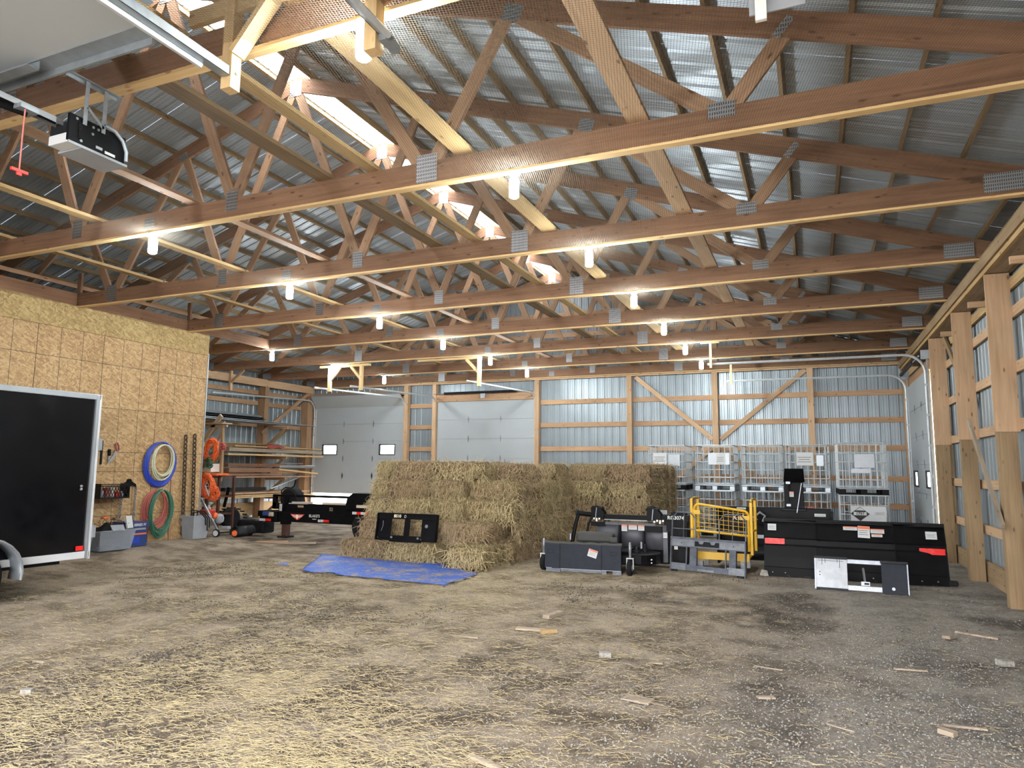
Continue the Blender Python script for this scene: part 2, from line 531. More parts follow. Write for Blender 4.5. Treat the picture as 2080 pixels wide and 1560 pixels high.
def hay_mat(name, a, b, c, objrand=True):
    m, nt, bs = newmat(name)
    tc = N(nt, 'ShaderNodeTexCoord'); oi = N(nt, 'ShaderNodeObjectInfo')
    mp = N(nt, 'ShaderNodeMapping', i_Vector=tc.outputs['Object']); mp.inputs['Scale'].default_value = (34, 34, 7)
    n1 = N(nt, 'ShaderNodeTexNoise', i_Vector=mp.outputs[0], i_Scale=1.6, i_Detail=5.0, i_Roughness=.7)
    n2 = N(nt, 'ShaderNodeTexNoise', i_Vector=tc.outputs['Object'], i_Scale=4.0, i_Detail=3.0)
    col = ramp(nt, n1.outputs[0], [(.28, a), (.5, b), (.72, c)])
    gr = mixc(nt, ramp(nt, n2.outputs[0], [(.5, (0, 0, 0)), (.75, (.4, .4, .4))]), col, (.12, .11, .05))
    hs = N(nt, 'ShaderNodeHueSaturation', i_Color=gr if objrand else col)
    if objrand:
        nt.links.new(mth(nt, 'MULTIPLY_ADD', oi.outputs['Random'], .30, .86), hs.inputs['Value'])
        nt.links.new(mth(nt, 'MULTIPLY_ADD', oi.outputs['Random'], .03, .485), hs.inputs['Hue'])
    nt.links.new(hs.outputs[0], bs.inputs['Base Color'])
    bs.inputs['Roughness'].default_value = .8
    bs.inputs['Specular IOR Level'].default_value = .2
    bump(nt, bs, n1.outputs[0], .6, .02)
    return m
M_HAY = hay_mat('hay', (.035, .024, .011), (.17, .12, .06), (.37, .275, .15))
M_HAYS = hay_mat('hay_strand', (.20, .145, .075), (.43, .325, .185), (.70, .56, .35))
M_STRAW = hay_mat('straw_litter', (.36, .28, .14), (.52, .42, .235), (.66, .56, .35), False)

def ground_mat():
    m, nt, bs = newmat('earth_and_gravel')
    tc = N(nt, 'ShaderNodeTexCoord'); P = tc.outputs['Object']
    big = N(nt, 'ShaderNodeTexNoise', i_Vector=P, i_Scale=.33, i_Detail=4.0, i_Roughness=.6)
    mid = N(nt, 'ShaderNodeTexNoise', i_Vector=P, i_Scale=1.7, i_Detail=6.0, i_Roughness=.65)
    fine = N(nt, 'ShaderNodeTexNoise', i_Vector=P, i_Scale=55.0, i_Detail=5.0, i_Roughness=.8)
    vo = N(nt, 'ShaderNodeTexVoronoi', i_Vector=P, i_Scale=58.0)
    vo2 = N(nt, 'ShaderNodeTexVoronoi', i_Vector=P, i_Scale=24.0)
    sp = N(nt, 'ShaderNodeSeparateXYZ', i_Vector=P)
    earth = ramp(nt, fine.outputs[0], [(.3, (.115, .09, .064)), (.52, (.29, .23, .165)), (.75, (.47, .385, .29))])
    chip = ramp(nt, fine.outputs[0], [(.28, (.23, .175, .125)), (.5, (.47, .385, .295)), (.75, (.70, .59, .475))])
    grav = mixc(nt, .5, ramp(nt, vo.outputs['Distance'], [(.1, (.52, .48, .425)), (.6, (.22, .20, .175))]), ramp(nt, vo2.outputs['Color'], [(.2, (.30, .28, .25)), (.8, (.54, .50, .455))]))
    k1 = ramp(nt, mid.outputs[0], [(.42, (0, 0, 0)), (.6, (1, 1, 1))])
    col = mixc(nt, k1, earth, chip)
    # gravelled lane on the right of the floor
    gx = mth(nt, 'MULTIPLY_ADD', sp.outputs[0], .30, .62)
    gk = mth(nt, 'ADD', gx, mth(nt, 'MULTIPLY_ADD', big.outputs[0], 1.6, -.8))
    gk = ramp(nt, gk, [(.25, (0, 0, 0)), (.8, (.85, .85, .85))])
    col = mixc(nt, gk, col, grav)
    # damp dark patches
    dk = ramp(nt, mth(nt, 'ADD', mth(nt, 'MULTIPLY', big.outputs[0], .6), mth(nt, 'MULTIPLY', mid.outputs[0], .5)), [(.42, (.52, .52, .52)), (.56, (1, 1, 1))])
    col = mixc(nt, 1.0, col, dk, 'MULTIPLY')
    # damp stains: two beside the machines, one under the right wall, one by the chipboard wall
    for (px, py, sx, sy, k) in ((1610, 1235, .62, 1.7, .78), (1570, 1430, .40, .8, .62), (2060, 1268, .5, .5, .8), (1930, 1350, .4, .8, .5), (1330, 1215, .5, .6, .4), (420, 1235, 1.6, .8, .4), (60, 1215, 1.3, .5, .5), (330, 1395, 1.1, .35, .4), (1320, 1395, .5, .3, .3)):
        c = at(px, py, 'z', 0)
        dx = mth(nt, 'MULTIPLY', mth(nt, 'SUBTRACT', sp.outputs[0], c.x), 1 / sx); dy = mth(nt, 'MULTIPLY', mth(nt, 'SUBTRACT', sp.outputs[1], c.y), 1 / sy)
        d = mth(nt, 'ADD', mth(nt, 'ADD', mth(nt, 'MULTIPLY', dx, dx), mth(nt, 'MULTIPLY', dy, dy)), mth(nt, 'MULTIPLY_ADD', mid.outputs[0], 2.2, -1.1))
        f = ramp(nt, d, [(.1, (k * .85, k * .85, k * .85)), (1.0, (0, 0, 0))])
        col = mixc(nt, f, col, (.075, .062, .05))
    nt.links.new(col, bs.inputs['Base Color'])
    bs.inputs['Roughness'].default_value = .92
    bs.inputs['Specular IOR Level'].default_value = .15
    h = mth(nt, 'ADD', fine.outputs[0], mth(nt, 'MULTIPLY', vo.outputs['Distance'], -.6))
    bump(nt, bs, h, .9, .03)
    return m
M_GROUND = ground_mat()
M_STONE = plain('gravel_stone', (.29, .27, .24), .85, 0, .45, 25, .1)
M_CLOD = plain('earth_clod', (.085, .068, .052), .9, 0, .5, 25, .1)
M_CHIP = plain('wood_chip', (.30, .24, .18), .8, 0, .4, 12, .05)
# ------------------------------------------------------------------ the barn shell
XR, XL, YB, YF = 2.52, -17.0, 20.62, -1.6          # outer faces of the siding
RX = -7.34                                          # ridge line
TY = lambda k: 5.874 + (k - 1) * 2.44               # truss lines
ZE = 4.50                                           # underside of the bottom chords
def zroof(x): return 7.95 - .325 * abs(x - RX)

# --- floor
def make_floor():
    xs = np.concatenate([np.arange(-17.2, 2.7, .075)])
    ys = np.concatenate([np.arange(-3.0, 1.0, .25), np.arange(1.0, 9.0, .06), np.arange(9.0, 21.0, .12)])
    nx, ny = len(xs), len(ys)
    V = np.zeros((ny, nx, 3), dtype=np.float32)
    for j, y in enumerate(ys):
        for i, x in enumerate(xs):
            h = gz(x, y)
            h += .018 * noise.noise((x * .7, y * .7, 3.1)) + .010 * noise.noise((x * 2.7, y * 2.7, 1.0))
            if y < 12.5: h += .007 * noise.noise((x * 9, y * 9, 7.0)) + .004 * noise.noise((x * 19, y * 19, 2.0))
            V[j, i] = (x, y, h - .008)
    idx = np.arange(nx * ny).reshape(ny, nx)
    Fq = np.stack([idx[:-1, :-1], idx[:-1, 1:], idx[1:, 1:], idx[1:, :-1]], -1).reshape(-1, 4)
    me = bpy.data.meshes.new('floor')
    me.from_pydata(V.reshape(-1, 3).tolist(), [], Fq.tolist())
    me.polygons.foreach_set('use_smooth', [True] * len(me.polygons))
    o = link_mesh('floor', me, M_GROUND, None)
    o['kind'] = 'structure'
make_floor()
M_OUT = plain('outside_gravel', (.38, .37, .34), .9, 0, .2, 2)
o = MB().b(-60, 60, -60, 70, -.30, -.07).build('ground_outside', M_OUT); o['kind'] = 'structure'

# --- ribbed metal sheets
def rib_profile(wd, h=.02):
    pts = [(0, 0)]
    c = .1143
    while c < wd - .02:
        pts += [(c - .034, 0), (c - .014, h), (c + .014, h), (c + .034, 0)]
        # two low stiffening beads
        if c + .1143 < wd - .02:
            pts += [(c + .072, 0), (c + .0765, h * .3), (c + .081, 0), (c + .1475, 0), (c + .152, h * .3), (c + .1565, 0)]
        c += .2286
    pts.append((wd, 0))
    return pts
def sheet(name, parent, O, U, Nn, wd, z0, ztop, m):
    """upright sheet; ztop(u) gives its top edge"""
    O = Vector(O); U = Vector(U); Nn = Vector(Nn); pr = rib_profile(wd)
    vs = []; n = len(pr)
    for top in (0, 1):
        for u, h in pr:
            p = O + U * u + Nn * h
            vs.append((p.x, p.y, ztop(p) if top else z0))
    mb = MB(); mb.add(vs, [(i, i + 1, n + i + 1, n + i) for i in range(n - 1)])
    return mb.build(name, m, parent)
def sheets(parent, a, b, mk, z0):
    n = max(1, round((b - a) / .914)); wd = (b - a) / n
    for i in range(n): mk(a + i * wd, wd, z0)

wall_back = struct('wall_back', (0, YB, 0))
mkb = lambda x, wd, z0: sheet('siding_sheet', wall_back, (x, YB - .02, 0), (1, 0, 0), (0, 1, 0), wd, z0, lambda p: zroof(p.x), M_SIDE)
sheets(wall_back, XL, -16.45, mkb, -.1)
sheets(wall_back, -16.45, -12.70, mkb, 3.9)
sheets(wall_back, -12.70, -11.46, mkb, -.1)
sheets(wall_back, -11.46, -7.98, mkb, 3.88)
sheets(wall_back, -7.98, XR, mkb, -.1)
wall_right = struct('wall_right', (XR, 0, 0))
mkr = lambda y, wd, z0: sheet('siding_sheet', wall_right, (XR - .02, y, 0), (0, 1, 0), (1, 0, 0), wd, z0, lambda p: 4.74, M_SIDE)
sheets(wall_right, YF, 16.0, mkr, -.1); sheets(wall_right, 16.0, 19.1, mkr, 3.75); sheets(wall_right, 19.1, YB, mkr, -.1)
wall_left = struct('wall_left', (XL, 0, 0))
mkl = lambda y, wd, z0: sheet('siding_sheet', wall_left, (XL + .02, y, 0), (0, 1, 0), (-1, 0, 0), wd, z0, lambda p: 4.80, M_SIDE)
sheets(wall_left, YF, 11.2, mkl, -.1); sheets(wall_left, 11.2, YB, mkl, -.1)
wall_front = struct('wall_front', (0, YF, 0))
mkf = lambda x, wd, z0: sheet('siding_sheet', wall_front, (x, YF, 0), (1, 0, 0), (0, -1, 0), wd, z0, lambda p: zroof(p.x), M_SIDE)
sheets(wall_front, XL, -6.05, mkf, -.1); sheets(wall_front, -6.05, -3.50, mkf, 4.1); sheets(wall_front, -3.50, -2.30, mkf, -.1)
sheets(wall_front, -2.30, 1.95, mkf, 4.1); sheets(wall_front, 1.95, XR, mkf, -.1)

# --- roof: sheets, purlins, skylight strip
ceiling = struct('ceiling', (RX, 0, 7.9))
SK = .27
for side in (-1, 1):
    L = (XR + .25 - RX) if side > 0 else (RX - XL + .25)
    n = 24; wd = (YB - YF + .3) / n
    for i in range(n):
        y = YF - .15 + i * wd
        pr = rib_profile(wd); k = len(pr); vs = []
        for dx in (SK, L):
            for u, h in pr:
                x = RX + side * dx
                vs.append((x, y + u, zroof(x) + h))
        MB().add(vs, [(a, a + 1, k + a + 1, k + a) for a in range(k - 1)]).build('roof_sheet', M_ROOF, ceiling)
    dx = SK + .03
    while dx < L - .1:
        x = RX + side * dx; z = zroof(x) - .052
        s = math.atan(.325) * side
        lum('purlin', (x, YF, z), (x, YB - .03, z), .04, .095, M_PURL if dx > .5 else M_BRACE, ceiling, up=(math.sin(s), 0, math.cos(s)))  # purlins edging the skylight get paler wood, its light put into their colour
        dx += .575
    for i in range(9):
        y0 = YF - .15 + i * 2.5; y1 = min(y0 + 2.5, YB + .15)
        if y0 >= YB: break
        vs = []
        for dx in (0, SK + .03):
            x = RX + side * dx
            for y in (y0, y1): vs.append((x, y, zroof(x) + .012))
        MB().add(vs, [(0, 1, 3, 2)]).build('skylight_panel', M_SKYL, ceiling)

# --- roof trusses
ORD = {-2: 'against the front wall behind the camera', -1: 'just overhead, in front of the camera', 0: 'nearest of those in view, crossing the top left corner',
       1: 'second in view, its bottom chord crossing the whole picture', 2: 'third in view from the front', 3: 'fourth in view from the front',
       4: 'fifth in view from the front', 5: 'sixth in view, holding the door track hangers', 6: 'last before the back wall', 7: 'flat against the back wall'}
def make_truss(y):
    t = thing('roof_truss', 'x', 'truss', (RX, y, ZE), 'roof trusses')
    TH = .042; H = .235
    ztc = lambda dx: 7.72 - .325 * abs(dx)
    # bottom chord in three lengths butted under the nail plates
    cuts = [-9.62, -3.88, 3.88, 9.45]
    for a, b in zip(cuts[:-1], cuts[1:]):
        lum('bottom_chord', (RX + a, y, ZE + H / 2), (RX + b, y, ZE + H / 2), TH, H, M_TRUSS, t)
    for s in (-1, 1):
        lum('top_chord', (RX, y, ztc(0)), (RX + s * 9.7, y, ztc(9.7)), TH, H, M_TRUSS, t)
        def web(a, za, b, zb, wd=.14):
            lum('web', (RX + s * a, y, za), (RX + s * b, y, zb), TH * .95, wd, M_WEB, t)
        zb = ZE + .2
        web(1.31, zb, .07, 7.52); web(1.33, zb, 2.32, ztc(2.32) - .06)
        web(3.80, zb, 2.40, ztc(2.40) - .06); web(3.94, zb, 4.74, ztc(4.74) - .08)
        web(6.70, zb, 4.86, ztc(4.86) - .08); web(6.80, zb, 7.27, ztc(7.27) - .06)
    def plate(dx, z, wd, h, rot=0.0):
        mb = MB()
        R = Matrix.Rotation(rot, 3, 'Y')
        for sy in (-1, 1): mb.box((0, sy * (TH / 2 + .002), 0), (wd, .003, h), R)
        mb.build('nail_plate', M_PLATE, t, M=wmat(t).inverted() @ Matrix.Translation((RX + dx, y, z)))
    for s in (-1, 1):
        plate(s * 1.31, ZE + .20, .17, .24); plate(s * 3.88, ZE + .165, .235, .29); plate(s * 6.74, ZE + .21, .22, .14)
        plate(s * 2.36, ztc(2.36) - .05, .2, .13, s * .31); plate(s * 4.80, ztc(4.8) - .05, .2, .17, s * .31); plate(s * 7.25, ztc(7.25) - .03, .07, .2, s * .7)
        plate(s * 9.25, ZE + .14, .35, .2)
    plate(0, ZE + .1, .17, .15); plate(0, 7.64, .23, .26)
    lum('net_batten', (-12.1, y - .005, ZE - .014), (2.15, y - .005, ZE - .014), .085, .024, M_BATTEN, t)
    return t
truss0 = make_truss(TY(0))
for k in range(-2, 8):
    y = {-2: YF + .12, 7: YB - .33}.get(k, TY(k))
    t = truss0 if k == 0 else copy_tree(truss0)
    t.location.y = y
    t['label'] = 'brown timber roof truss, ' + ORD[k]

# --- flat lateral boards lying on the bottom chords, running the length of the barn
BR = [(-4.1, M_BRACE, 'thin yellowish, close right of the darkest one'), (-1.31, M_POST, 'closest to the right wall'), (-3.03, M_BRACE, 'pale yellow, beside the right row of lamps'),
      (-4.71, M_PURL, 'darkest, just right of the roof ridge'), (-6.60, M_WEB, 'just beside the middle row of lamps'),
      (-8.25, M_BRACE, 'left of the middle row of lamps'), (-10.05, M_BRACE, 'nearest the chipboard wall')]
for x, m, lab in BR:
    t = thing('lateral_brace', 'long flat timber brace on the truss chords, ' + lab, 'brace', (x, 0, ZE + .25), 'lateral braces')
    ys = [YF + .2, TY(0), TY(2), TY(4), TY(6), YB - .2]
    for i, (a, b) in enumerate(zip(ys[:-1], ys[1:])):
        z = ZE + .256 + (.0 if i % 2 else .0)
        lum('board', (x, a + .01, z), (x, b - .01, z), .19 if x > -6 and x != -4.1 else .14, .04, m, t)

# --- bird netting under the trusses
def make_net():
    xs = np.linspace(-12.0, 2.12, 60); ys = []
    for k in range(-1, 7):
        ys += list(np.linspace(TY(k), TY(k + 1) if k < 6 else YB - .3, 9)[:-1])
    ys.append(YB - .3)
    vs = []; fs = []
    for y in ys:
        ph = ((y - TY(0)) / 2.44) % 1.0
        for x in xs:
            vs.append((x, y, ZE - .004 - .035 * math.sin(math.pi * ph) * (1 + .5 * noise.noise((x * .8, y * .5, 0)))))
    n = len(xs)
    for j in range(len(ys) - 1):
        for i in range(n - 1): fs.append((j * n + i, j * n + i + 1, (j + 1) * n + i + 1, (j + 1) * n + i))
    o = MB().add(vs, fs).build('bird_netting', M_NET)
    tag(o, 'fine black bird netting stretched under the roof trusses', 'netting', kind='stuff')
make_net()

# --- lamps on the truss undersides
def make_lamp(loc):
    x, y, z = loc
    t = thing('ceiling_lamp', 'x', 'lamp', loc, 'bulb lamps under the trusses')
    MB().lathe([(.058, 0), (.058, -.012), (.045, -.03), (.036, -.05), (.034, -.062), (.0, -.062)], loc, n=20).build('socket', M_CREAM, t, smooth=True)
    MB().lathe([(.03, -.06), (.05, -.075), (.05, -.238), (.034, -.252)], loc, n=8).build('bulb', M_BULB, t, smooth=True)
    return t
lamp0 = make_lamp((-2.51, TY(0), ZE - .026))
ROWS = [(-2.51, range(0, 7), 'right'), (-7.28, range(1, 7), 'middle'), (-12.0, range(4, 7), 'left')]
NTH = ['first', 'second', 'third', 'fourth', 'fifth', 'sixth', 'seventh']
for x, ks, nm in ROWS:
    for i, k in enumerate(ks):
        l = lamp0 if (nm == 'right' and i == 0) else copy_tree(lamp0)
        l.location = (x, TY(k), ZE - .026)
        l['label'] = 'lit white bulb lamp, %s from the front in the %s row under the trusses' % (NTH[i], nm)

# --- framing of the walls
def vpost(parent, x0, x1, y0, y1, z0, z1, m, name='post'):
    return lum(name, ((x0 + x1) / 2, (y0 + y1) / 2, z0), ((x0 + x1) / 2, (y0 + y1) / 2, z1), x1 - x0 if True else 0, y1 - y0, m, parent, up=(0, 1, 0))
GZ = [3.745, 3.03, 2.295, 1.50, .80]
# back wall
BP = [(-16.72, .22), (-12.62, .16), (-11.53, .13), (-7.87, .14), (-4.94, .15), (-2.48, .16), (.01, .15), (2.28, .15)]
for x, wd in BP:
    vpost(wall_back, x - wd / 2, x + wd / 2, 20.36, 20.53, -.05, 4.44, M_POST)
    vpost(wall_back, x - wd / 2, x + wd / 2, 20.42, 20.55, 4.44, zroof(x) - .1, M_WEB, 'gable_stud')
lum('plate_beam', (-16.9, 20.39, 4.53), (2.4, 20.39, 4.53), .06, .19, M_POST, wall_back)
for (xa, wa), (xb, wb) in zip(BP[:-1], BP[1:]):
    if (xa, xb) in ((-16.72, -12.62), (-11.53, -7.87)): continue
    for z in GZ: lum('girt', (xa + wa / 2, 20.565, z), (xb - wb / 2, 20.565, z), .04, .14, M_GIRT, wall_back)
    lum('skirt_board', (xa + wa / 2, 20.565, .13), (xb - wb / 2, 20.565, .13), .04, .28, M_TREAT, wall_back)
for z in (5.15, 5.85, 6.5):
    half = (zroof(RX) - z) / .325 - .2
    lum('gable_girt', (max(RX - half, -16.8), 20.57, z), (min(RX + half, 2.4), 20.57, z), .03, .14, M_WEB, wall_back)
lum('door_header', (-11.46, 20.44, 3.98), (-7.94, 20.44, 3.98), .05, .25, M_GIRT, wall_back)
lum('door_header', (-16.6, 20.5, 4.2), (-12.7, 20.5, 4.2), .05, .2, M_GIRT, wall_back)
lum('diagonal_brace', (-4.77, 20.50, 4.42), (-2.58, 20.50, 2.55), .04, .12, M_POST, wall_back)
lum('diagonal_brace', (-.10, 20.50, 4.42), (-2.36, 20.50, 2.55), .04, .12, M_POST, wall_back)
lum('diagonal_brace', (-2.36, 20.50, 2.3), (-.4, 20.50, .6), .04, .12, M_GIRT, wall_back)
lum('diagonal_brace', (-2.6, 20.50, 2.3), (-4.6, 20.50, .6), .04, .12, M_GIRT, wall_back)
# right wall
for k in range(-2, 6):
    y = {-2: YF + .12}.get(k, TY(k) + .06)
    g = -.06
    vpost(wall_right, 2.20, 2.41, y - .085, y + .085, g, 2.22, M_TREAT)
    vpost(wall_right, 2.17, 2.445, y - .095, y - .055, 2.20, 4.27, M_POST, 'post_facing')
    vpost(wall_right, 2.20, 2.42, y - .055, y + .085, 2.22, 4.27, M_BRACE)
    lum('nailing_block', (2.22, y - 1.15, 4.16), (2.46, y - 1.15, 4.16), .05, .09, M_POST, wall_right)
lum('plate_beam', (2.185, YF, 4.385), (2.185, 20.4, 4.385), .045, .23, M_BRACE, wall_right)
lum('plate_beam', (2.145, YF, 4.415), (2.145, 20.4, 4.415), .03, .17, M_PURL, wall_right)
lum('plate_beam', (2.455, YF, 4.385), (2.455, 20.4, 4.385), .04, .23, M_TREAT, wall_right)
lum('plate_soffit', (2.32, YF, 4.29), (2.32, 20.4, 4.29), .22, .02, M_OLDW, wall_right)
for z in [4.12] + GZ:
    lum('girt', (2.465, YF + .1, z), (2.465, 15.95, z), .04, .14, M_BRACE if z > 4 else M_POST, wall_right)
    lum('girt', (2.465, 19.15, z), (2.465, 20.55, z), .04, .14, M_GIRT, wall_right)
lum('skirt_board', (2.455, YF + .1, .15), (2.455, 15.9, .15), .04, .32, M_TREAT, wall_right)
lum('diagonal_brace', (2.40, 15.4, 4.25), (2.40, 13.3, 2.75), .04, .12, M_TREAT, wall_right)
o = lum('loose_batten', (2.155, 12.25, 2.44), (2.155, 10.60, 1.00), .035, .09, M_OLDW); tag(o, 'weathered thin board leaning across two right wall posts', 'board')
# left wall
for y in (12.4, 15.4, 18.1, 20.25):
    vpost(wall_left, -16.86, -16.58, y - .09, y + .09, -.05, 4.3, M_GIRT)
lum('plate_beam', (-16.56, 11.4, 4.40), (-16.56, 20.4, 4.40), .06, .24, M_POST, wall_left)
for z in GZ + [4.1]: lum('girt', (-16.9, 11.4, z), (-16.9, 20.5, z), .04, .14, M_GIRT, wall_left)
lum('skirt_board', (-16.9, 11.4, .3), (-16.9, 20.5, .3), .04, .4, M_FRESH, wall_left)
lum('diagonal_brace', (-16.55, 20.1, 4.25), (-16.55, 17.9, 2.75), .05, .12, M_GIRT, wall_left)
lum('diagonal_brace', (-16.45, 19.0, 2.95), (-16.45, 17.9, 2.2), .05, .11, M_TREAT, wall_left)

# --- chipboard room on the left
wall_part = struct('wall_partition', (-12.05, 0, 0))
OY1 = 11.28
mw = 1.22; n = 11
for i in range(n):
    y1 = OY1 - i * mw; y0 = max(y1 - mw, YF + .05)
    if y0 >= y1: break
    for z0, z1 in ((.08, 1.62), (1.62, 4.06)):
        c = ((y0 + y1) / 2, (z0 + z1) / 2)
        MB().box((0, 0, 0), (.014, y1 - y0 - .004, z1 - z0 - .004)).build('chipboard_panel', M_OSB, wall_part, M=wmat(wall_part).inverted() @ Matrix.Translation((-12.05, c[0], c[1])))
    MB().box((0, 0, 0), (.03, y1 - y0 - .003, .44)).build('chipboard_panel', M_OSBT, wall_part, M=wmat(wall_part).inverted() @ Matrix.Translation((-12.04, (y0 + y1) / 2, 4.28)))
vpost(wall_part, -12.09, -12.035, OY1, OY1 + .03, .08, 4.1, M_ALU, 'corner_trim')
for k in range(-2, 4):
    a = TY(k) + .05; b = min(TY(k + 1) - .05, 11.4 if k == 3 else 99)
    lum('rim_board', (-12.08, a, ZE + .118), (-12.08, TY(k + 1) - .05, ZE + .118), .042, .22, M_TRUSS, wall_part)
    lum('ledger', (-12.10, a, ZE + .36), (-12.10, TY(k + 1) - .05, ZE + .36), .042, .07, M_WEB, wall_part)
    vpost(wall_part, -12.15, -12.06, TY(k) + .0, TY(k) + .04, ZE + .25, ZE + .62, M_TRUSS, 'stub_post')
o = MB().b(-16.9, -12.06, OY1 - .1, OY1 - .0, .0, 4.4).build('wall_partition_end', M_OSBT); o['kind'] = 'structure'
lum('ceiling_joist', (-16.9, OY1 - .05, 4.45), (-12.05, OY1 - .05, 4.45), .05, .1, M_TRUSS, wall_part)
# ------------------------------------------------------------------ sectional doors with tracks
def arc_pts(c, a, b, r, n=8):
    """quarter arc from c + a*r to c + b*r (a, b unit vectors)"""
    return [Vector(c) + Vector(a) * (r * math.cos(t)) + Vector(b) * (r * math.sin(t)) for t in [math.pi / 2 * i / n for i in range(n + 1)]]
def section(parent, O, U, Nn, W, z0, z1, wins=(), pane=None):
    """one door section; wins = list of (u0, u1, za, zb) openings with frame and pane"""
    R = Matrix((U, Nn, Vector((0, 0, 1)))).transposed()
    def bx(mb, u0, u1, a, b, n0=-.022, n1=.022):
        mb.box(O + U * ((u0 + u1) / 2) + Nn * ((n0 + n1) / 2) + Vector((0, 0, (a + b) / 2)), (u1 - u0, n1 - n0, b - a), R)
    mb = MB(); g = .003
    bx(mb, 0, W, z0 - .012, z0 + .012, -.024, -.005)
    if not wins: bx(mb, 0, W, z0 + g, z1 - g)
    else:
        za, zb = wins[0][2], wins[0][3]
        bx(mb, 0, W, z0 + g, za); bx(mb, 0, W, zb, z1 - g)
        us = [0] + [v for q in wins for v in q[:2]] + [W]
        for i in range(0, len(us), 2): bx(mb, us[i], us[i + 1], za, zb)
    s = mb.build('door_section', M_DOOR, parent)
    for u0, u1, za, zb in wins:
        mb = MB(); f = .035
        bx(mb, u0 - f, u1 + f, za - f, za, -.03, .035); bx(mb, u0 - f, u1 + f, zb, zb + f, -.03, .035)
        bx(mb, u0 - f, u0, za, zb, -.03, .035); bx(mb, u1, u1 + f, za, zb, -.03, .035)
        mb.build('window_frame', M_BLACKP, s)
        mb = MB(); bx(mb, u0, u1, za, zb, -.004, .004); mb.build('window_pane', pane or M_GLASS, s)
    return s
def hinge(parent, P, U, Nn, k=1.35):
    R = Matrix((U, Nn, Vector((0, 0, 1)))).transposed()
    mb = MB(); P = Vector(P) + Nn * .026
    mb.prism([(a * k, b * k) for a, b in [(-.014, -.012), (.014, -.012), (.03, 0), (.014, .012), (.006, .07), (-.006, .07), (-.014, .012), (-.03, 0)]], P, U, Vector((0, 0, 1)), Nn * .012)
    mb.prism([(a * k, b * k) for a, b in [(-.012, 0), (.012, 0), (.005, -.075), (-.005, -.075)]], P, U, Vector((0, 0, 1)), Nn * .01)
    mb.build('hinge', M_LIGHTM, parent)
def track(parent, O, Nn, zbot, ztop, run, r=.38, drop=0.0):
    """vertical rail, bend and horizontal rail at one side of a door"""
    Z = Vector((0, 0, 1)); O = Vector(O)
    pts = [O + Z * zbot, O + Z * (ztop - r)] + [O + Z * (ztop - r) + Nn * r + p for p in arc_pts((0, 0, 0), -Nn, Z, r)][1:] + [O + Nn * run + Z * (ztop - drop)]
    mb = MB(); mb.tube(pts, .027, 6); mb.build('track', M_GALVR, parent)
    A = MB(); s = Nn.cross(Z)
    A.box(O - Nn * .03 + Z * ((zbot + ztop) / 2), (abs(s.x) * .05 + .012, abs(s.y) * .05 + .012, ztop - zbot)); A.build('jamb_angle', M_GALV, parent)
    z = zbot + .3
    while z < ztop - .5:
        MB().box(O + Nn * .0 + Z * z, (.05, .05, .05)).build('roller_bracket', M_GALV, parent)
        z += .6
def door(name, O, U, Nn, W, zb, nsec, hs, win_sec, tilt_top=False, run=4.6, ztr=4.0, run_ext=None, hinges=2, drop=0.0):
    U = Vector(U); Nn = Vector(Nn); O = Vector(O)
    d = struct(name, (O.x + U.x * W / 2, O.y + U.y * W / 2, 0))
    for i in range(nsec):
        z0 = zb + i * hs; z1 = z0 + hs
        wins = [(.36, .94, z0 + .16, z0 + .46), (W - .94, W - .36, z0 + .16, z0 + .46)] if i == win_sec else ()
        section(d, O, U, Nn, W, z0, z1, wins, M_FROST if name == 'door_3' else None)
        if i > 0 or True:
            for h in range(hinges): hinge(d, O + U * (W * (h + 1) / (hinges + 1)) + Vector((0, 0, z0 if i else z1)), U, Nn)
    zt = zb + nsec * hs
    if tilt_top:
        a = math.radians(48); q = Vector((0, 0, 1)) * math.sin(a) + Nn * math.cos(a); nn = q.cross(U).normalized()
        c = O + Vector((0, 0, zt)) + q * .27
        R = Matrix((U, nn, q)).transposed()
        MB().box(c + U * (W / 2), (W, .044, .53), R).build('door_section', M_DOOR, d)
        MB().bar(c + q * .27, c + q * .27 + U * W, .05, .05).build('top_edge', M_GALV, d)
    for u in (-.045, W + .045): track(d, O + U * u + Nn * .06, Nn, .1, ztr, run, drop=drop)
    return d
X_, Y_ = Vector((1, 0, 0)), Vector((0, 1, 0))
d1 = door('door_1', (-16.42, 20.47, 0), X_, -Y_, 3.70, .77, 5, .60, 2, True, run=4.75, ztr=4.02, drop=.16)
d2 = door('door_2', (-11.45, 20.50, 0), X_, -Y_, 3.46, .10, 6, .63, None, False, run=4.75, ztr=4.02, drop=.16)
d3 = door('door_3', (2.185, 15.97, 0), Y_, -X_, 3.14, -.02, 6, .62, 2, False, run=4.2, ztr=4.02, drop=.0)
# spring shafts over the doors
MB().cyl((-11.5, 20.28, 4.11), (-7.95, 20.28, 4.11), .016, 8).build('spring_shaft', M_GALV, d2)
MB().cyl((-11.1, 20.28, 4.11), (-8.5, 20.28, 4.11), .04, 12).build('spring', M_DARKM, d2)
MB().box((-9.7, 20.30, 4.07), (.16, .04, .3)).build('centre_bracket', M_GALV, d2)
MB().cyl((2.02, 15.9, 3.98), (2.02, 19.2, 3.98), .016, 8).build('spring_shaft', M_GALV, d3)
MB().cyl((2.02, 16.8, 3.98), (2.02, 18.9, 3.98), .04, 12).build('spring', M_DARKM, d3)
MB().box((2.13, 15.86, 4.0), (.16, .04, .18)).build('end_bracket', M_GALV, d3)
MB().box((2.13, 19.22, 4.0), (.16, .04, .18)).build('end_bracket', M_GALV, d3)
lum('door_header', (2.24, 15.9, 3.86), (2.24, 19.3, 3.86), .05, .24, M_GIRT, wall_right)
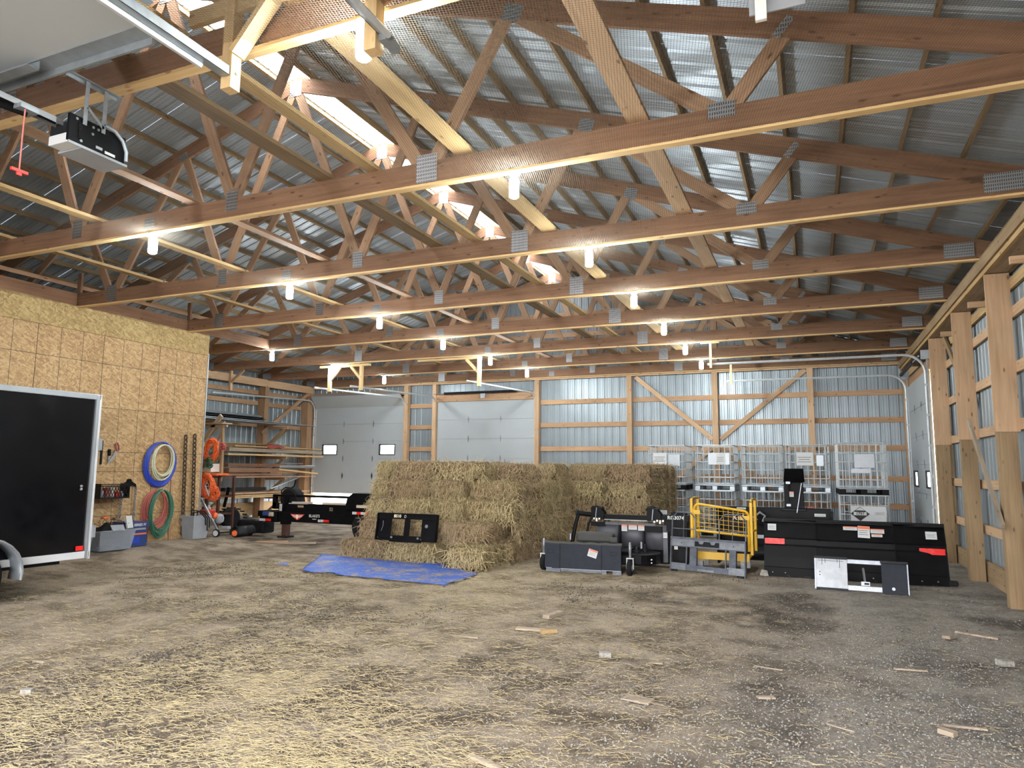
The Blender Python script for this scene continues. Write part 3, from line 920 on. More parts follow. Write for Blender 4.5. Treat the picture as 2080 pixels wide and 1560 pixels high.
lum('door_jamb', (-12.68, 20.44, 0), (-12.68, 20.44, 4.0), .07, .1, M_FRESH, wall_back, up=(0, 1, 0))
lum('door_jamb', (-7.93, 20.44, 0), (-7.93, 20.44, 4.0), .06, .1, M_FRESH, wall_back, up=(0, 1, 0))

for y in (15.925, 19.145): lum('door_jamb', (2.36, y, -.05), (2.36, y, 4.2), .30, .04, M_FRESH, wall_right, up=(0, 1, 0))
for x in (-16.46, -12.70, -11.47, -7.975): lum('door_jamb', (x, 20.54, -.05), (x, 20.54, 4.1), .03, .13, M_GIRT, wall_back, up=(0, 1, 0))
lum('door_lintel', (2.36, 15.9, 3.74), (2.36, 19.15, 3.74), .30, .04, M_FRESH, wall_right)
lum('door_lintel', (-11.47, 20.54, 3.90), (-7.97, 20.54, 3.90), .13, .04, M_GIRT, wall_back)
lum('door_lintel', (-16.46, 20.54, 4.0), (-12.7, 20.54, 4.0), .13, .3, M_GIRT, wall_back)
# --- timber hangers that carry the track ends
def hang_post(t, x, y, z0, z1, wd=.085):
    return lum('post', (x, y, z0), (x, y, z1), wd, wd, M_FRESH, t, up=(0, 1, 0))
yh = TY(5) + .10
t = thing('track_hanger', 'yellow pine U-shaped track hanger between the two back doors', 'hanger', (-11.7, yh, 3.78), 'door track hangers')
lum('cross_beam', (-12.55, yh, 4.43), (-10.92, yh, 4.43), .1, .06, M_FRESH, t)
for x, s in ((-12.22, 1), (-11.18, -1)):
    hang_post(t, x, yh, 3.74, 4.46)
    lum('knee_brace', (x + s * .03, yh, 4.06), (x + s * .34, yh, 4.40), .06, .07, M_FRESH, t)
t = thing('track_hanger', 'yellow pine hanger post with one knee brace above the hay', 'hanger', (-7.63, yh, 3.78), 'door track hangers')
lum('cross_beam', (-9.4, yh, 4.44), (-7.58, yh, 4.44), .1, .05, M_FRESH, t)
hang_post(t, -7.63, yh, 3.72, 4.48); lum('knee_brace', (-7.66, yh, 4.08), (-8.0, yh, 4.42), .06, .07, M_FRESH, t)
t = thing('track_hanger', 'timber hanger bracket on the left wall over the lumber', 'hanger', (-16.25, 16.1, 3.9), 'door track hangers')
lum('post', (-16.2, 16.1, 3.95), (-16.2, 16.1, 4.6), .08, .08, M_POST, t, up=(0, 1, 0)); lum('knee_brace', (-16.17, 16.1, 4.2), (-15.7, 16.1, 4.56), .06, .07, M_GIRT, t)
lum('cross_beam', (-16.5, 16.1, 4.58), (-15.2, 16.1, 4.62), .06, .06, M_GIRT, t)
t = thing('track_hanger', 'thin timber hanger at the near end of the right door track', 'hanger', (-1.98, 15.9, 3.9), 'door track hangers')
lum('post', (-2.0, 15.9, 3.93), (-2.0, 15.9, 4.52), .05, .07, M_FRESH, t, up=(0, 1, 0)); lum('cross_beam', (-2.2, 15.8, 4.49), (-1.8, 15.8, 4.49), .05, .04, M_FRESH, t)
t = thing('track_hanger', 'short timber hanger at the far end of the right door track', 'hanger', (-1.9, 19.15, 3.9), 'door track hangers')
lum('post', (-1.9, 19.15, 3.93), (-1.9, 19.15, 4.5), .05, .06, M_FRESH, t, up=(0, 1, 0))

# --- the raised doors of the open front bays
def raised_door(name, x0, x1, zt, yend, bracket):
    d = struct(name, ((x0 + x1) / 2, 1, zt))
    ys = [yend - .605 * i for i in range(7)]
    for a, b in zip(ys[1:], ys[:-1]):
        MB().b(x0, x1, a + .004, b - .004, zt, zt + .045).build('door_section', M_DOOR, d)
    MB().b(x0, x1, yend - .004, yend + .012, zt - .055, zt + .05).build('edge_channel', M_GALV, d)
    MB().b(x0, x1, yend - .11, yend - .004, zt - .006, zt + .0).build('edge_flange', M_GALV, d)
    return d
d4 = raised_door('door_4', -6.02, -3.60, 4.27, 2.80, True)
mb = MB(); mb.b(-5.35, -4.50, 2.70, 2.706, 4.20, 4.262); mb.b(-5.35, -4.50, 2.63, 2.706, 4.20, 4.206); mb.build('stiffener', M_GALV, d4)
for i in range(12): MB().b(-5.3 + i * .065, -5.285 + i * .065, 2.698, 2.7, 4.225, 4.235).build('punched_hole', M_BLACKP, d4)
MB().b(-3.86, -3.72, 2.813, 2.816, 4.23, 4.30).build('sticker', M_STICK, d4)
d5 = raised_door('door_5', -2.20, 1.88, 4.34, 2.75, False)
def angle_rail(name, x, y0, y1, z, parent, s):
    mb = MB(); mb.b(x, x + s * .065, y0, y1, z, z + .005); mb.b(x, x + s * .005, y0, y1, z, z + .065)
    return mb.build(name, M_GALV, parent)
angle_rail('track', -3.46, YF, 3.27, 4.245, d4, -1); angle_rail('track_angle', -3.44, 1.2, 2.62, 4.31, d4, 1)
MB().tube([(-3.53, YF + .4, 4.235), (-3.53, 3.1, 4.235)], .022, 6).build('track_lip', M_GALVR, d4)
angle_rail('track', -6.12, YF, 3.27, 4.245, d4, 1)
angle_rail('track', -2.30, YF, 3.36, 4.255, d5, 1); MB().tube([(-2.235, YF + .4, 4.24), (-2.235, 3.3, 4.24)], .022, 6).build('track_lip', M_GALVR, d5)
angle_rail('track', 1.95, YF, 3.36, 4.255, d5, -1)
MB().box((-2.275, 3.37, 4.24), (.05, .16, .05)).build('end_bracket', M_GALV, d5)
text('marking', '7', .06, M_BTEXT, d4, Matrix.Translation((-3.4335, 2.54, 4.345)) @ Matrix.Rotation(math.pi / 2, 4, 'Z') @ Matrix.Rotation(math.pi / 2, 4, 'X'), .0005)

yn = TY(0) - .11
t = thing('track_hanger', 'large yellow pine hanger post with knee brace at top left', 'hanger', (-3.52, yn, 4.15), 'near door track hangers')
lum('post', (-3.50, yn, 4.17), (-3.50, yn, 5.05), .085, .085, M_FRESH, t, up=(0, 1, 0))
lum('knee_brace', (-3.46, yn, 4.42), (-3.0, yn, 4.93), .04, .11, M_FRESH, t, up=(0, 1, 0))
lum('cross_beam', (-3.9, yn, 4.78), (-2.6, yn, 4.78), .04, .12, M_FRESH, t)
MB().lathe([(.012, 0), (.012, .014)], (-3.457, yn, 4.28), (1, 0, 0), 6).build('bolt', M_GALV, t)
t = thing('track_hanger', 'short pine hanger post beside the nearest lit bulb', 'hanger', (-2.33, yn, 4.15), 'near door track hangers')
lum('post', (-2.36, yn, 4.17), (-2.36, yn, 5.05), .085, .085, M_FRESH, t, up=(0, 1, 0))
# opener on the left of the picture
t = thing('door_opener', 'black and grey garage door opener hanging at top left', 'opener', (-4.76, 3.2, 3.87))
MB().b(-4.86, -4.64, 3.03, 3.44, 3.90, 4.05).build('motor_case', M_DARKM, t, bevel=.01)
MB().b(-4.638, -4.612, 3.0, 3.43, 3.885, 4.085).build('side_plate', M_BLACKP, t, bevel=.004)
MB().b(-4.82, -4.62, 3.0, 3.10, 3.875, 3.945).build('lens', M_WHITE, t, bevel=.008)
MB().b(-4.86, -4.61, 3.10, 3.45, 3.868, 3.884).build('bottom_pan', M_GREYP, t)
MB().b(-4.612, -4.606, 3.0, 3.45, 3.868, 3.886).build('edge_trim', M_ALU, t)
mb = MB(); mb.b(-4.80, -4.72, YF, 3.03, 4.055, 4.06); mb.b(-4.80, -4.795, YF, 3.03, 4.02, 4.06); mb.b(-4.725, -4.72, YF, 3.03, 4.02, 4.06); mb.build('rail', M_ALU, t)
MB().tube([(-4.76, YF, 4.03), (-4.76, 3.0, 4.03)], .008, 6).build('drive_chain', M_BLACKP, t)
mb = MB()
for i in range(9):
    mb.box((-4.606, 3.075, 3.93 + i * .013), (.008, .02, .008))
mb.build('chain_guard', M_RUB, t)
for q in ((3.05, 4.06), (3.17, 4.05), (3.21, 4.05), (3.17, 4.0), (3.09, 3.915)):
    MB().lathe([(.01, 0), (.01, .006)], (-4.612, q[0], q[1]), (1, 0, 0), 8).build('bolt', M_LIGHTM, t)
MB().b(-4.611, -4.608, 3.27, 3.35, 3.90, 3.92).build('sticker', M_STICK, t)
MB().b(-4.611, -4.608, 3.2, 3.25, 3.91, 3.93).build('sticker', M_GREYP, t)
for y in (3.10, 3.24): MB().box((-4.60, y, 4.20), (.006, .028, .33)).build('strap', M_GALV, t)
MB().bar((-4.60, 3.11, 4.17), (-4.60, 3.24, 4.07), .006, .022).build('strap', M_GALV, t)
mb = MB(); mb.b(-4.62, -4.58, 2.95, 3.33, 4.355, 4.36); mb.b(-4.62, -4.615, 2.95, 3.33, 4.33, 4.36); mb.build('top_angle', M_GALV, t)
pts = [(-4.6, 3.25, 4.10), (-4.59, 3.32, 4.09), (-4.585, 3.385, 4.04), (-4.585, 3.42, 3.97), (-4.59, 3.425, 3.9)]
mb = MB(); mb.tube(pts, .013, 8); mb.build('flex_conduit', M_GALV, t, smooth=True)
MB().b(-4.80, -4.68, 2.72, 2.84, 4.0, 4.03).build('trolley', M_GALV, t)
MB().bar((-4.74, 2.80, 4.0), (-4.95, 2.3, 4.05), .03, .045).build('pull_arm', M_BLACKP, t)
MB().tube([(-4.7, 2.76, 4.0), (-4.705, 2.762, 3.8), (-4.70, 2.76, 3.56)], .005, 6).build('release_cord', M_ROPE, t)
mb = MB(); mb.box((-4.70, 2.76, 3.575), (.02, .105, .02)); mb.box((-4.70, 2.76, 3.56), (.012, .03, .03)); mb.build('release_handle', M_REDP, t)
# the second opener, only its hanger board and one corner show at the top of the picture
t = thing('door_opener', 'grey opener bracket and pale hanging board at top right', 'opener', (-.13, 4.0, 4.1))
MB().b(-.20, -.14, 3.86, 3.885, 4.16, 4.62).build('hanging_board', M_CREAM, t)
MB().b(-.235, .06, 3.93, 3.94, 4.24, 4.5).build('bracket_plate', M_GREYP, t)
MB().b(-.20, .03, 3.90, 3.925, 4.315, 4.42).build('motor_edge', M_BLACKP, t)
# ------------------------------------------------------------------ hay bales
BL, BD, BH = .94, .46, .36
def bale_mesh(seed):
    """a slightly bulging, flaky bale; length along X, base at z = 0"""
    r = random.Random(seed); vs = []; fs = []
    nx, ny, nz = 22, 9, 8; key = {}
    def vid(i, j, k):
        if (i, j, k) in key: return key[(i, j, k)]
        u, v, q = i / nx * 2 - 1, j / ny * 2 - 1, k / nz * 2 - 1
        p = Vector((u * BL / 2, v * BD / 2, q * BH / 2))
        # rounded edges
        ed = Vector((abs(u) ** 10, abs(v) ** 5, abs(q) ** 5))
        e = (ed.x * ed.y + ed.y * ed.z + ed.x * ed.z)
        p *= 1 - .12 * e
        fl = .012 * math.sin(p.x * 62 + seed + 3 * noise.noise((p.x * 4, p.y * 3, seed)))      # flakes
        n3 = noise.noise((p.x * 6 + seed * 3, p.y * 8, p.z * 8)); n4 = noise.noise((p.x * 17, p.y * 17 + seed, p.z * 17))
        d = fl + .022 * n3 + .014 * n4
        nn = Vector((u ** 9, v ** 5, q ** 5)); 
        if nn.length > 0: nn.normalize()
        p += nn * d
        if k == 0: p.z = max(p.z, -BH / 2 + .0)
        p.z += BH / 2
        key[(i, j, k)] = len(vs); vs.append(tuple(p))
        return key[(i, j, k)]
    for i in range(nx):
        for j in range(ny):
            fs.append((vid(i, j, 0), vid(i, j + 1, 0), vid(i + 1, j + 1, 0), vid(i + 1, j, 0)))
            fs.append((vid(i, j, nz), vid(i + 1, j, nz), vid(i + 1, j + 1, nz), vid(i, j + 1, nz)))
    for i in range(nx):
        for k in range(nz):
            fs.append((vid(i, 0, k), vid(i + 1, 0, k), vid(i + 1, 0, k + 1), vid(i, 0, k + 1)))
            fs.append((vid(i, ny, k), vid(i, ny, k + 1), vid(i + 1, ny, k + 1), vid(i + 1, ny, k)))
    for j in range(ny):
        for k in range(nz):
            fs.append((vid(0, j, k), vid(0, j, k + 1), vid(0, j + 1, k + 1), vid(0, j + 1, k)))
            fs.append((vid(nx, j, k), vid(nx, j + 1, k), vid(nx, j + 1, k + 1), vid(nx, j, k + 1)))
    me = bpy.data.meshes.new('bale_body'); me.from_pydata(vs, [], fs); me.materials.append(M_HAY)
    me.polygons.foreach_set('use_smooth', [True] * len(fs))
    return me
def strand_mesh(seed, n=1050):
    r = random.Random(seed + 100); vs = []; fs = []
    for _ in range(n):
        f = r.choice('fffbbllrrt')
        u, v = r.uniform(-1, 1), r.uniform(-1, 1)
        if f == 'f': p = Vector((u * BL / 2, -BD / 2, v * BH / 2)); nn = Vector((0, -1, 0))
        elif f == 'b': p = Vector((u * BL / 2, BD / 2, v * BH / 2)); nn = Vector((0, 1, 0))
        elif f == 'l': p = Vector((-BL / 2, u * BD / 2, v * BH / 2)); nn = Vector((-1, 0, 0))
        elif f == 'r': p = Vector((BL / 2, u * BD / 2, v * BH / 2)); nn = Vector((1, 0, 0))
        else: p = Vector((u * BL / 2, v * BD / 2, BH / 2)); nn = Vector((0, 0, 1))
        p *= .985
        d = Vector((r.gauss(0, .32), r.gauss(0, .42), r.gauss(-.55, .6)))
        d -= nn * d.dot(nn)
        if d.length < .05: continue
        d.normalize()
        L = r.uniform(.05, .19); lift = r.uniform(.0, .045)
        a = p + nn * .004; b = p + d * L * .5 + nn * (lift + .008); c = p + d * L + nn * lift * r.uniform(.3, 2.2) - Vector((0, 0, L * .2 * r.random()))
        wv = d.cross(nn).normalized() * r.uniform(.0018, .0040)
        k = len(vs)
        for q in (a, b, c): vs += [tuple(q - wv + Vector((0, 0, BH / 2))), tuple(q + wv + Vector((0, 0, BH / 2)))]
        fs += [(k, k + 1, k + 3, k + 2), (k + 2, k + 3, k + 5, k + 4)]
    me = bpy.data.meshes.new('loose_strands'); me.from_pydata(vs, [], fs); me.materials.append(M_HAYS)
    return me
BALES = [(bale_mesh(i * 7 + 1), strand_mesh(i)) for i in range(6)]
_tw = MB()
for x in (-.17, .17):
    _tw.tube([(x, -BD / 2 - .006, .01), (x, -BD / 2 - .006, BH - .01), (x, BD / 2 + .006, BH - .01), (x, BD / 2 + .006, .01)], .004, 4, True)
TWINE = bpy.data.meshes.new('twine'); TWINE.from_pydata(_tw.v, [], _tw.f); TWINE.materials.append(plain('bale_twine', (.35, .22, .10), .8, 0, .1))
_bn = 0
def bale(x, y, z, rz, label, tilt=0.0, sc_=(1, 1, 1)):
    global _bn
    a, b = BALES[(_bn * 5 + 2) % 6]; _bn += 1
    t = bpy.data.objects.new('hay_bale', None); COL.objects.link(t); t.empty_display_size = .1
    tag(t, label, 'hay bale', 'stacked hay bales')
    t.matrix_basis = Matrix.Translation((x, y, z)) @ Matrix.Rotation(rz, 4, 'Z') @ Matrix.Rotation(tilt, 4, 'Y') @ Matrix.Diagonal((*sc_, 1))
    for nm, me in (('bale_body', a), ('loose_strands', b), ('twine', TWINE)):
        o = bpy.data.objects.new(nm, me); COL.objects.link(o); o.parent = t
        if nm == 'loose_strands': o['kind'] = 'stuff'
    return t
# front face, five courses; (photo x of left and right end, distance) per bale
FRONT = [
    (1, 11.12, [(697, 785), (787, 887)]),
    (2, 11.40, [(731, 778), (780, 840), (841, 893), (895, 938)]),
    (3, 11.62, [(744, 786), (788, 876), (878, 942)]),
    (4, 11.95, [(754, 790), (792, 876), (878, 941)]),
    (5, 12.20, [(762, 796), (798, 882), (884, 984)]),
]
ROWN = {1: 'bottom', 2: 'second', 3: 'middle', 4: 'fourth', 5: 'top'}
POSN = ['leftmost', 'second from left', 'third from left', 'fourth from left']
HB = .355
for row, y, ends in FRONT:
    z = .01 + (row - 1) * HB
    for i, (a, b) in enumerate(ends):
        yf = y - BD / 2
        xa, xb = at(a, 1000, 'y', yf).x, at(b, 1000, 'y', yf).x
        L = xb - xa
        lab = 'hay bale, %s on the front face of the stack, %s course' % (POSN[i], ROWN[row])
        if L < .62: bale((xa + xb) / 2, y + .15, z, math.pi / 2 + random.uniform(-.04, .04), lab, 0, (.82, L / BD * .97, 1))
        else: bale((xa + xb) / 2, y, z, random.uniform(-.05, .05), lab, random.uniform(-.015, .015), (L / BL * 1.02, 1, 1))
# the stepped right-hand corner of the front stack
bale(-5.36, 11.00, 0.0, math.pi / 2 + .05, 'loose-ended hay bale standing out at the front right corner, on the ground', 0, (1.02, 1.55, 1.05))
bale(-5.47, 11.52, .38, math.pi / 2 - .06, 'pale hay bale on the corner bale, second course, end to the front', 0, (1, 1.45, 1))
bale(-5.55, 11.80, 2 * HB, -.02, 'long hay bale at the right end of the middle course', .02, (1.42, 1.1, 1.08))
bale(-5.60, 12.25, 3 * HB, -.04, 'long hay bale at the right end of the fourth course', .03, (1.36, 1.1, 1.08))
bale(-5.42, 12.68, 4 * HB - .01, -.42, 'greenish hay bale set askew on the top right corner', .03, (1.3, 1.15, 1))
# right flank, running back
for row in range(5):
    for i in range(3):
        y = 12.05 + i * .95 + (.25 if row % 2 else 0) + row * .12
        if y > 14.75: continue
        x = -5.10 - .03 * row + random.uniform(-.05, .05) + (.08 if row == 1 else 0)
        if row >= 3 and i == 0: continue
        if row == 4 and i < 2: continue
        if row == 2 and i == 0: continue
        bale(x, y, row * HB, math.pi / 2 + random.uniform(-.06, .06), 'hay bale in the right flank of the front stack, %s course, %s from the front' % (ROWN[row + 1], ('first', 'second', 'third')[i]), random.uniform(-.02, .02))
# the rear stack, to the right behind the mower
for row in range(5):
    z = row * HB
    n = 2
    for i in range(n):
        x = -4.78 + i * .97 + (.0 if row % 2 else .06)
        y = 15.55 + (.05 if row % 2 else 0) + (.10 if row < 3 else 0)
        if row == 3 and i == 0: y -= .12
        bale(x, y, z, random.uniform(-.05, .05), 'hay bale on the face of the rear stack, %s course, %s' % (ROWN[row + 1], ('left', 'right')[i]), random.uniform(-.02, .02))
    for i in range(3):
        bale(-3.55, 16.3 + i * .96, z, math.pi / 2 + random.uniform(-.03, .03), 'hay bale along the right side of the rear stack, %s course, %s' % (ROWN[row + 1], ('near', 'middle', 'far')[i]))
    bale(-4.6, 16.15, z, 0, 'hay bale inside the rear stack, %s course' % ROWN[row + 1])

# ------------------------------------------------------------------ blue tarp with straw on it
def tarp_mat():
    m, nt, bs = newmat('blue_tarp')
    tc = N(nt, 'ShaderNodeTexCoord')
    nz = N(nt, 'ShaderNodeTexNoise', i_Vector=tc.outputs['Object'], i_Scale=2.2, i_Detail=8.0, i_Roughness=.75)
    n2 = N(nt, 'ShaderNodeTexNoise', i_Vector=tc.outputs['Object'], i_Scale=30.0, i_Detail=4.0)
    k = ramp(nt, mth(nt, 'ADD', mth(nt, 'MULTIPLY', nz.outputs[0], .75), mth(nt, 'MULTIPLY', n2.outputs[0], .25)), [(.49, (0, 0, 0)), (.60, (1, 1, 1))])
    col = mixc(nt, k, ramp(nt, n2.outputs[0], [(.3, (.012, .07, .36)), (.7, (.028, .125, .54))]), (.30, .235, .14))
    nt.links.new(col, bs.inputs['Base Color']); bs.inputs['Roughness'].default_value = .55
    bump(nt, bs, nz.outputs[0], .5, .03)
    return m
def make_tarp():
    q = [at(*p, 'z', .03) for p in ((612, 1159), (905, 1187), (972, 1164), (885, 1138), (652, 1128))]
    A, B, C, D, E = q
    vs = []; fs = []; n = 40; m = 22
    for j in range(m + 1):
        for i in range(n + 1):
            s = i / n; t_ = j / m
            lo = A.lerp(B, s); hi = E.lerp(D, min(1, s / .86)) if s < .86 else D.lerp(C, (s - .86) / .14)
            p = lo.lerp(hi, t_)
            p.x += .05 * noise.noise((s * 9, t_ * 3, 5)); p.y += .07 * noise.noise((s * 7, t_ * 2, 9)) * (1 - .5 * t_)
            z = gz(p.x, p.y) + .022 + .014 * noise.noise((p.x * 3, p.y * 3, 0)) + .006 * noise.noise((p.x * 11, p.y * 11, 4))
            vs.append((p.x, p.y, z))
    for j in range(m):
        for i in range(n): k = j * (n + 1) + i; fs.append((k, k + 1, k + n + 2, k + n + 1))
    o = own(MB().add(vs, fs).build('tarpaulin', tarp_mat(), smooth=True, solid=.003))
    tag(o, 'blue tarpaulin spread on the floor, strewn with hay', 'tarp')
make_tarp()
p = at(575, 1152, 'z', .01)
mb = MB(); mb.add([(p.x - .1, p.y - .03, .06), (p.x + .12, p.y - .02, .055), (p.x + .05, p.y + .06, .075), (p.x - .06, p.y + .05, .07)], [(0, 1, 2, 3)])
tag(own(mb.build('tarpaulin_scrap', M_BLUE, solid=.004)), 'small torn scrap of blue plastic left of the tarpaulin', 'scrap')

# ------------------------------------------------------------------ litter on the floor
def np_mesh(name, V, Fq, m, label, cat):
    me = bpy.data.meshes.new(name)
    nv, nf, k = len(V), len(Fq), Fq.shape[1]
    me.vertices.add(nv); me.vertices.foreach_set('co', V.astype(np.float32).ravel())
    me.loops.add(nf * k); me.loops.foreach_set('vertex_index', Fq.astype(np.int32).ravel())
    me.polygons.add(nf); me.polygons.foreach_set('loop_start', np.arange(0, nf * k, k, dtype=np.int32)); me.polygons.foreach_set('loop_total', np.full(nf, k, dtype=np.int32))
    me.update(calc_edges=True); me.validate()
    o = link_mesh(name, me, m, None)
    tag(o, label, cat, kind='stuff')
    return o
def gzv(x, y):
    ss = lambda t: (lambda u: u * u * (3 - 2 * u))(np.clip(t, 0, 1))
    return .16 * ss((-9.8 - x) / 2.0) * ss((12.4 - y) / 1.2) + .03 * ss((-6.0 - x) / 3.0)
def scatter(n, dens, ymax=13.0):
    """points on the floor inside the camera's wedge, thinning with distance; dens(x,y) in 0..1"""
    xs, ys = [], []
    got = 0
    while got < n:
        k = n * 3
        d = 2.2 * (ymax / 2.2) ** rng.random(k)
        a = rng.uniform(-.72, .68, k)
        th = YAW - a
        x = -d * np.sin(th) / np.cos(a * .6); y = d * np.cos(th) / np.cos(a * .6)
        keep = (x > -11.9) & (x < 2.12) & (y > .8) & (y < ymax) & (rng.random(k) < dens(x, y))
        xs.append(x[keep]); ys.append(y[keep]); got += keep.sum()
    return np.concatenate(xs)[:n], np.concatenate(ys)[:n]
def field(x, y, s, seed):
    out = np.empty(len(x))
    for i in range(len(x)): out[i] = noise.noise((x[i] * s, y[i] * s, seed))
    return out
def straw(n, dens, name, label, m, Lr, wr):
    x, y = scatter(n, dens)
    a = rng.normal(.25, .75, n); L = rng.uniform(*Lr, n); wd = rng.uniform(*wr, n)
    z = gzv(x, y) + rng.uniform(.004, .022, n); tz = rng.normal(0, .10, n) * L
    dx, dy = np.cos(a) * L / 2, np.sin(a) * L / 2; px, py = -np.sin(a) * wd, np.cos(a) * wd
    bend = rng.normal(0, .10, n) * L
    V = np.zeros((n, 6, 3))
    for i, s in enumerate((-1, 0, 1)):
        cx = x + dx * s + (px / wd * bend if s == 0 else 0); cy = y + dy * s + (py / wd * bend if s == 0 else 0)
        cz = z + tz * s * .5 + (.004 if s == 0 else 0)
        V[:, 2 * i] = np.stack([cx - px, cy - py, cz], 1); V[:, 2 * i + 1] = np.stack([cx + px, cy + py, cz + .0012], 1)
    b = (np.arange(n) * 6)[:, None]
    Fq = np.concatenate([b + np.array([[0, 1, 3, 2]]), b + np.array([[2, 3, 5, 4]])])
    np_mesh(name, V.reshape(-1, 3), Fq, m, label, 'straw')
def d_straw(x, y):
    f = field(x, y, .55, 2.0) + .5 * field(x, y, 1.7, 8.0)
    left = np.clip((-.6 - x) / 3.0, 0, 1)
    near = np.clip((5.5 - y) / 3.0, 0, 1) * np.clip((.4 - x) / 2.2, 0, 1)
    hayz = np.exp(-((y - 10.2) ** 2) / 3.0) * np.clip((-3 - x) / 2, 0, 1)
    base = .20 * left + .55 * near * np.clip(.35 + f, 0, 1) + .45 * hayz + .28 * left * np.clip(f * 2 - .1, 0, 1)
    return np.clip(base + .015, 0, 1)
straw(48000, d_straw, 'straw_litter', 'pale straw strewn over the earth floor, thickest at lower left', M_STRAW, (.03, .13), (.0007, .0014))
def pebbles(n, dens, name, label, m, rr):
    x, y = scatter(n, dens)
    r = rr[0] * (rr[1] / rr[0]) ** rng.random(n)
    base = np.array([[1, 0, 0], [-.5, .86, 0], [-.5, -.86, 0], [.3, .2, .75], [-.25, -.15, .65]])
    F0 = np.array([[0, 1, 3], [1, 4, 3], [1, 2, 4], [2, 0, 4], [0, 3, 4]])
    V = base[None] * rng.uniform(.6, 1.3, (n, 5, 3)); a = rng.uniform(0, 6.28, n); ca, sa = np.cos(a), np.sin(a)
    X = V[:, :, 0] * ca[:, None] - V[:, :, 1] * sa[:, None]; Y = V[:, :, 0] * sa[:, None] + V[:, :, 1] * ca[:, None]
    V = np.stack([X, Y, V[:, :, 2]], 2) * r[:, None, None]
    V += np.stack([x, y, gzv(x, y) - .002], 1)[:, None, :]
    Fq = (np.arange(n) * 5)[:, None, None] + F0[None]
    np_mesh(name, V.reshape(-1, 3), Fq.reshape(-1, 3), m, label, 'gravel')
def d_grav(x, y):
    return np.clip(.12 + np.clip((x + 2.6) / 2.8, 0, 1) * (.5 + .6 * field(x, y, .6, 4.0)), 0, 1)
pebbles(34000, d_grav, 'gravel', 'small grey gravel lying loose, mostly on the right side', M_STONE, (.004, .013))
def d_clod(x, y):
    f = field(x, y, .5, 12.0) + .4 * field(x, y, 1.9, 3.0)
    return np.clip(f * 2.2 - .25, 0, 1) * np.clip((.6 - x) / 2.0, .08, 1)
pebbles(14000, d_clod, 'earth_crumbs', 'dark crumbled earth in trodden tracks across the floor', M_CLOD, (.005, .018))
def d_chip(x, y): return np.clip(.25 + .6 * field(x, y, .8, 21.0), 0, 1)
straw(9000, d_chip, 'wood_shavings', 'broken wood shavings scattered over the whole floor', M_CHIP, (.012, .055), (.002, .006))

# single pieces one can point at
def block(px, py, L, wd, h, rz, m, name, label, cat='wood piece', taper=1.0, zup=0.0):
    p = at(px, py, 'z', gz(0, 0)); g = gz(p.x, p.y)
    mb = MB(); a = L / 2; b = wd / 2; q = b * taper
    vs = [(-a, -b, 0), (a, -q, 0), (a, q, 0), (-a, b, 0), (-a * .96, -b * .95, h), (a * .97, -q * .9, h * .9), (a * .95, q * .95, h * .95), (-a * .97, b * .9, h)]
    mb.add(vs, [(3, 2, 1, 0), (4, 5, 6, 7), (0, 1, 5, 4), (1, 2, 6, 5), (2, 3, 7, 6), (3, 0, 4, 7)])
    o = mb.build(name, m); o.matrix_basis = Matrix.Translation((p.x, p.y, g + zup)) @ Matrix.Rotation(rz, 4, 'Z')
    tag(o, label, cat)
    return o
block(1125, 1252, .34, .09, .04, 1.35, M_OLDW, 'wood_offcut', 'grey wooden offcut lying in the middle of the floor')
block(1078, 1280, .32, .08, .02, .1, M_OLDW, 'wood_splinter', 'flat broken wood splinter left of a small yellow block')
block(1114, 1286, .17, .06, .035, .75, M_BRACE, 'wood_block', 'small yellow wood block in the middle of the floor')
block(1229, 1334, .11, .08, .045, .3, M_STONE, 'stone', 'angular pale stone alone on the gravel', 'stone', .7)
block(1296, 1422, .22, .13, .012, -.2, M_CHIP, 'bark_piece', 'torn orange bark flakes on the gravel, centre foreground')
block(1332, 1347, .13, .06, .01, .1, M_CHIP, 'bark_piece', 'small orange bark flake beyond the larger torn flakes')
block(730, 1498, .20, .022, .012, -.35, M_OLDW, 'wood_stick', 'short pale stick lying in the lower left straw', taper=.6)
block(985, 1552, .26, .045, .02, -.35, M_OLDW, 'wood_offcut', 'grey slat cut off by the bottom edge of the picture', taper=.8)
block(945, 1294, .30, .025, .012, .02, M_CHIP, 'wood_stick', 'thin reddish stick left of the wood pieces')
block(2042, 1352, .12, .09, .05, .4, M_STONE, 'stone', 'pale stone at the right edge of the floor', 'stone', .8)
block(1928, 1296, .13, .08, .03, 1.0, M_OLDW, 'wood_block', 'grey wood block near the right wall posts')
block(1985, 1292, .40, .06, .02, -.5, M_CHIP, 'wood_splinter', 'splintered board scrap beside the right wall')
block(55, 1410, .075, .055, .04, .5, M_STONE, 'stone', 'small round stone at the left edge of the floor', 'stone')
block(80, 1345, .13, .03, .015, .1, M_CHIP, 'wood_chip', 'pink wood chip at the left of the floor')
block(1556, 1418, .13, .05, .012, .4, M_OLDW, 'wood_chip', 'flat grey chip on the dark damp patch')
block(1925, 1492, .10, .06, .03, -.6, M_OLDW, 'wood_block', 'grey block beside a thin pale stick, lower right')
block(1960, 1479, .26, .022, .014, .08, M_CHIP, 'wood_stick', 'thin pale stick at lower right')
block(1708, 1480, .19, .015, .01, -.5, M_CHIP, 'wood_stick', 'thin slanted stick on the gravel, lower right centre', taper=.5)
block(1560, 1358, .24, .014, .01, -.2, M_CHIP, 'wood_stick', 'thin pale stick on the dark damp patch', taper=.5)
block(1850, 1362, .0 + .26, .03, .012, .15, M_OLDW, 'wood_stick', 'grey lath in front of the loose straw on the right', taper=.8)
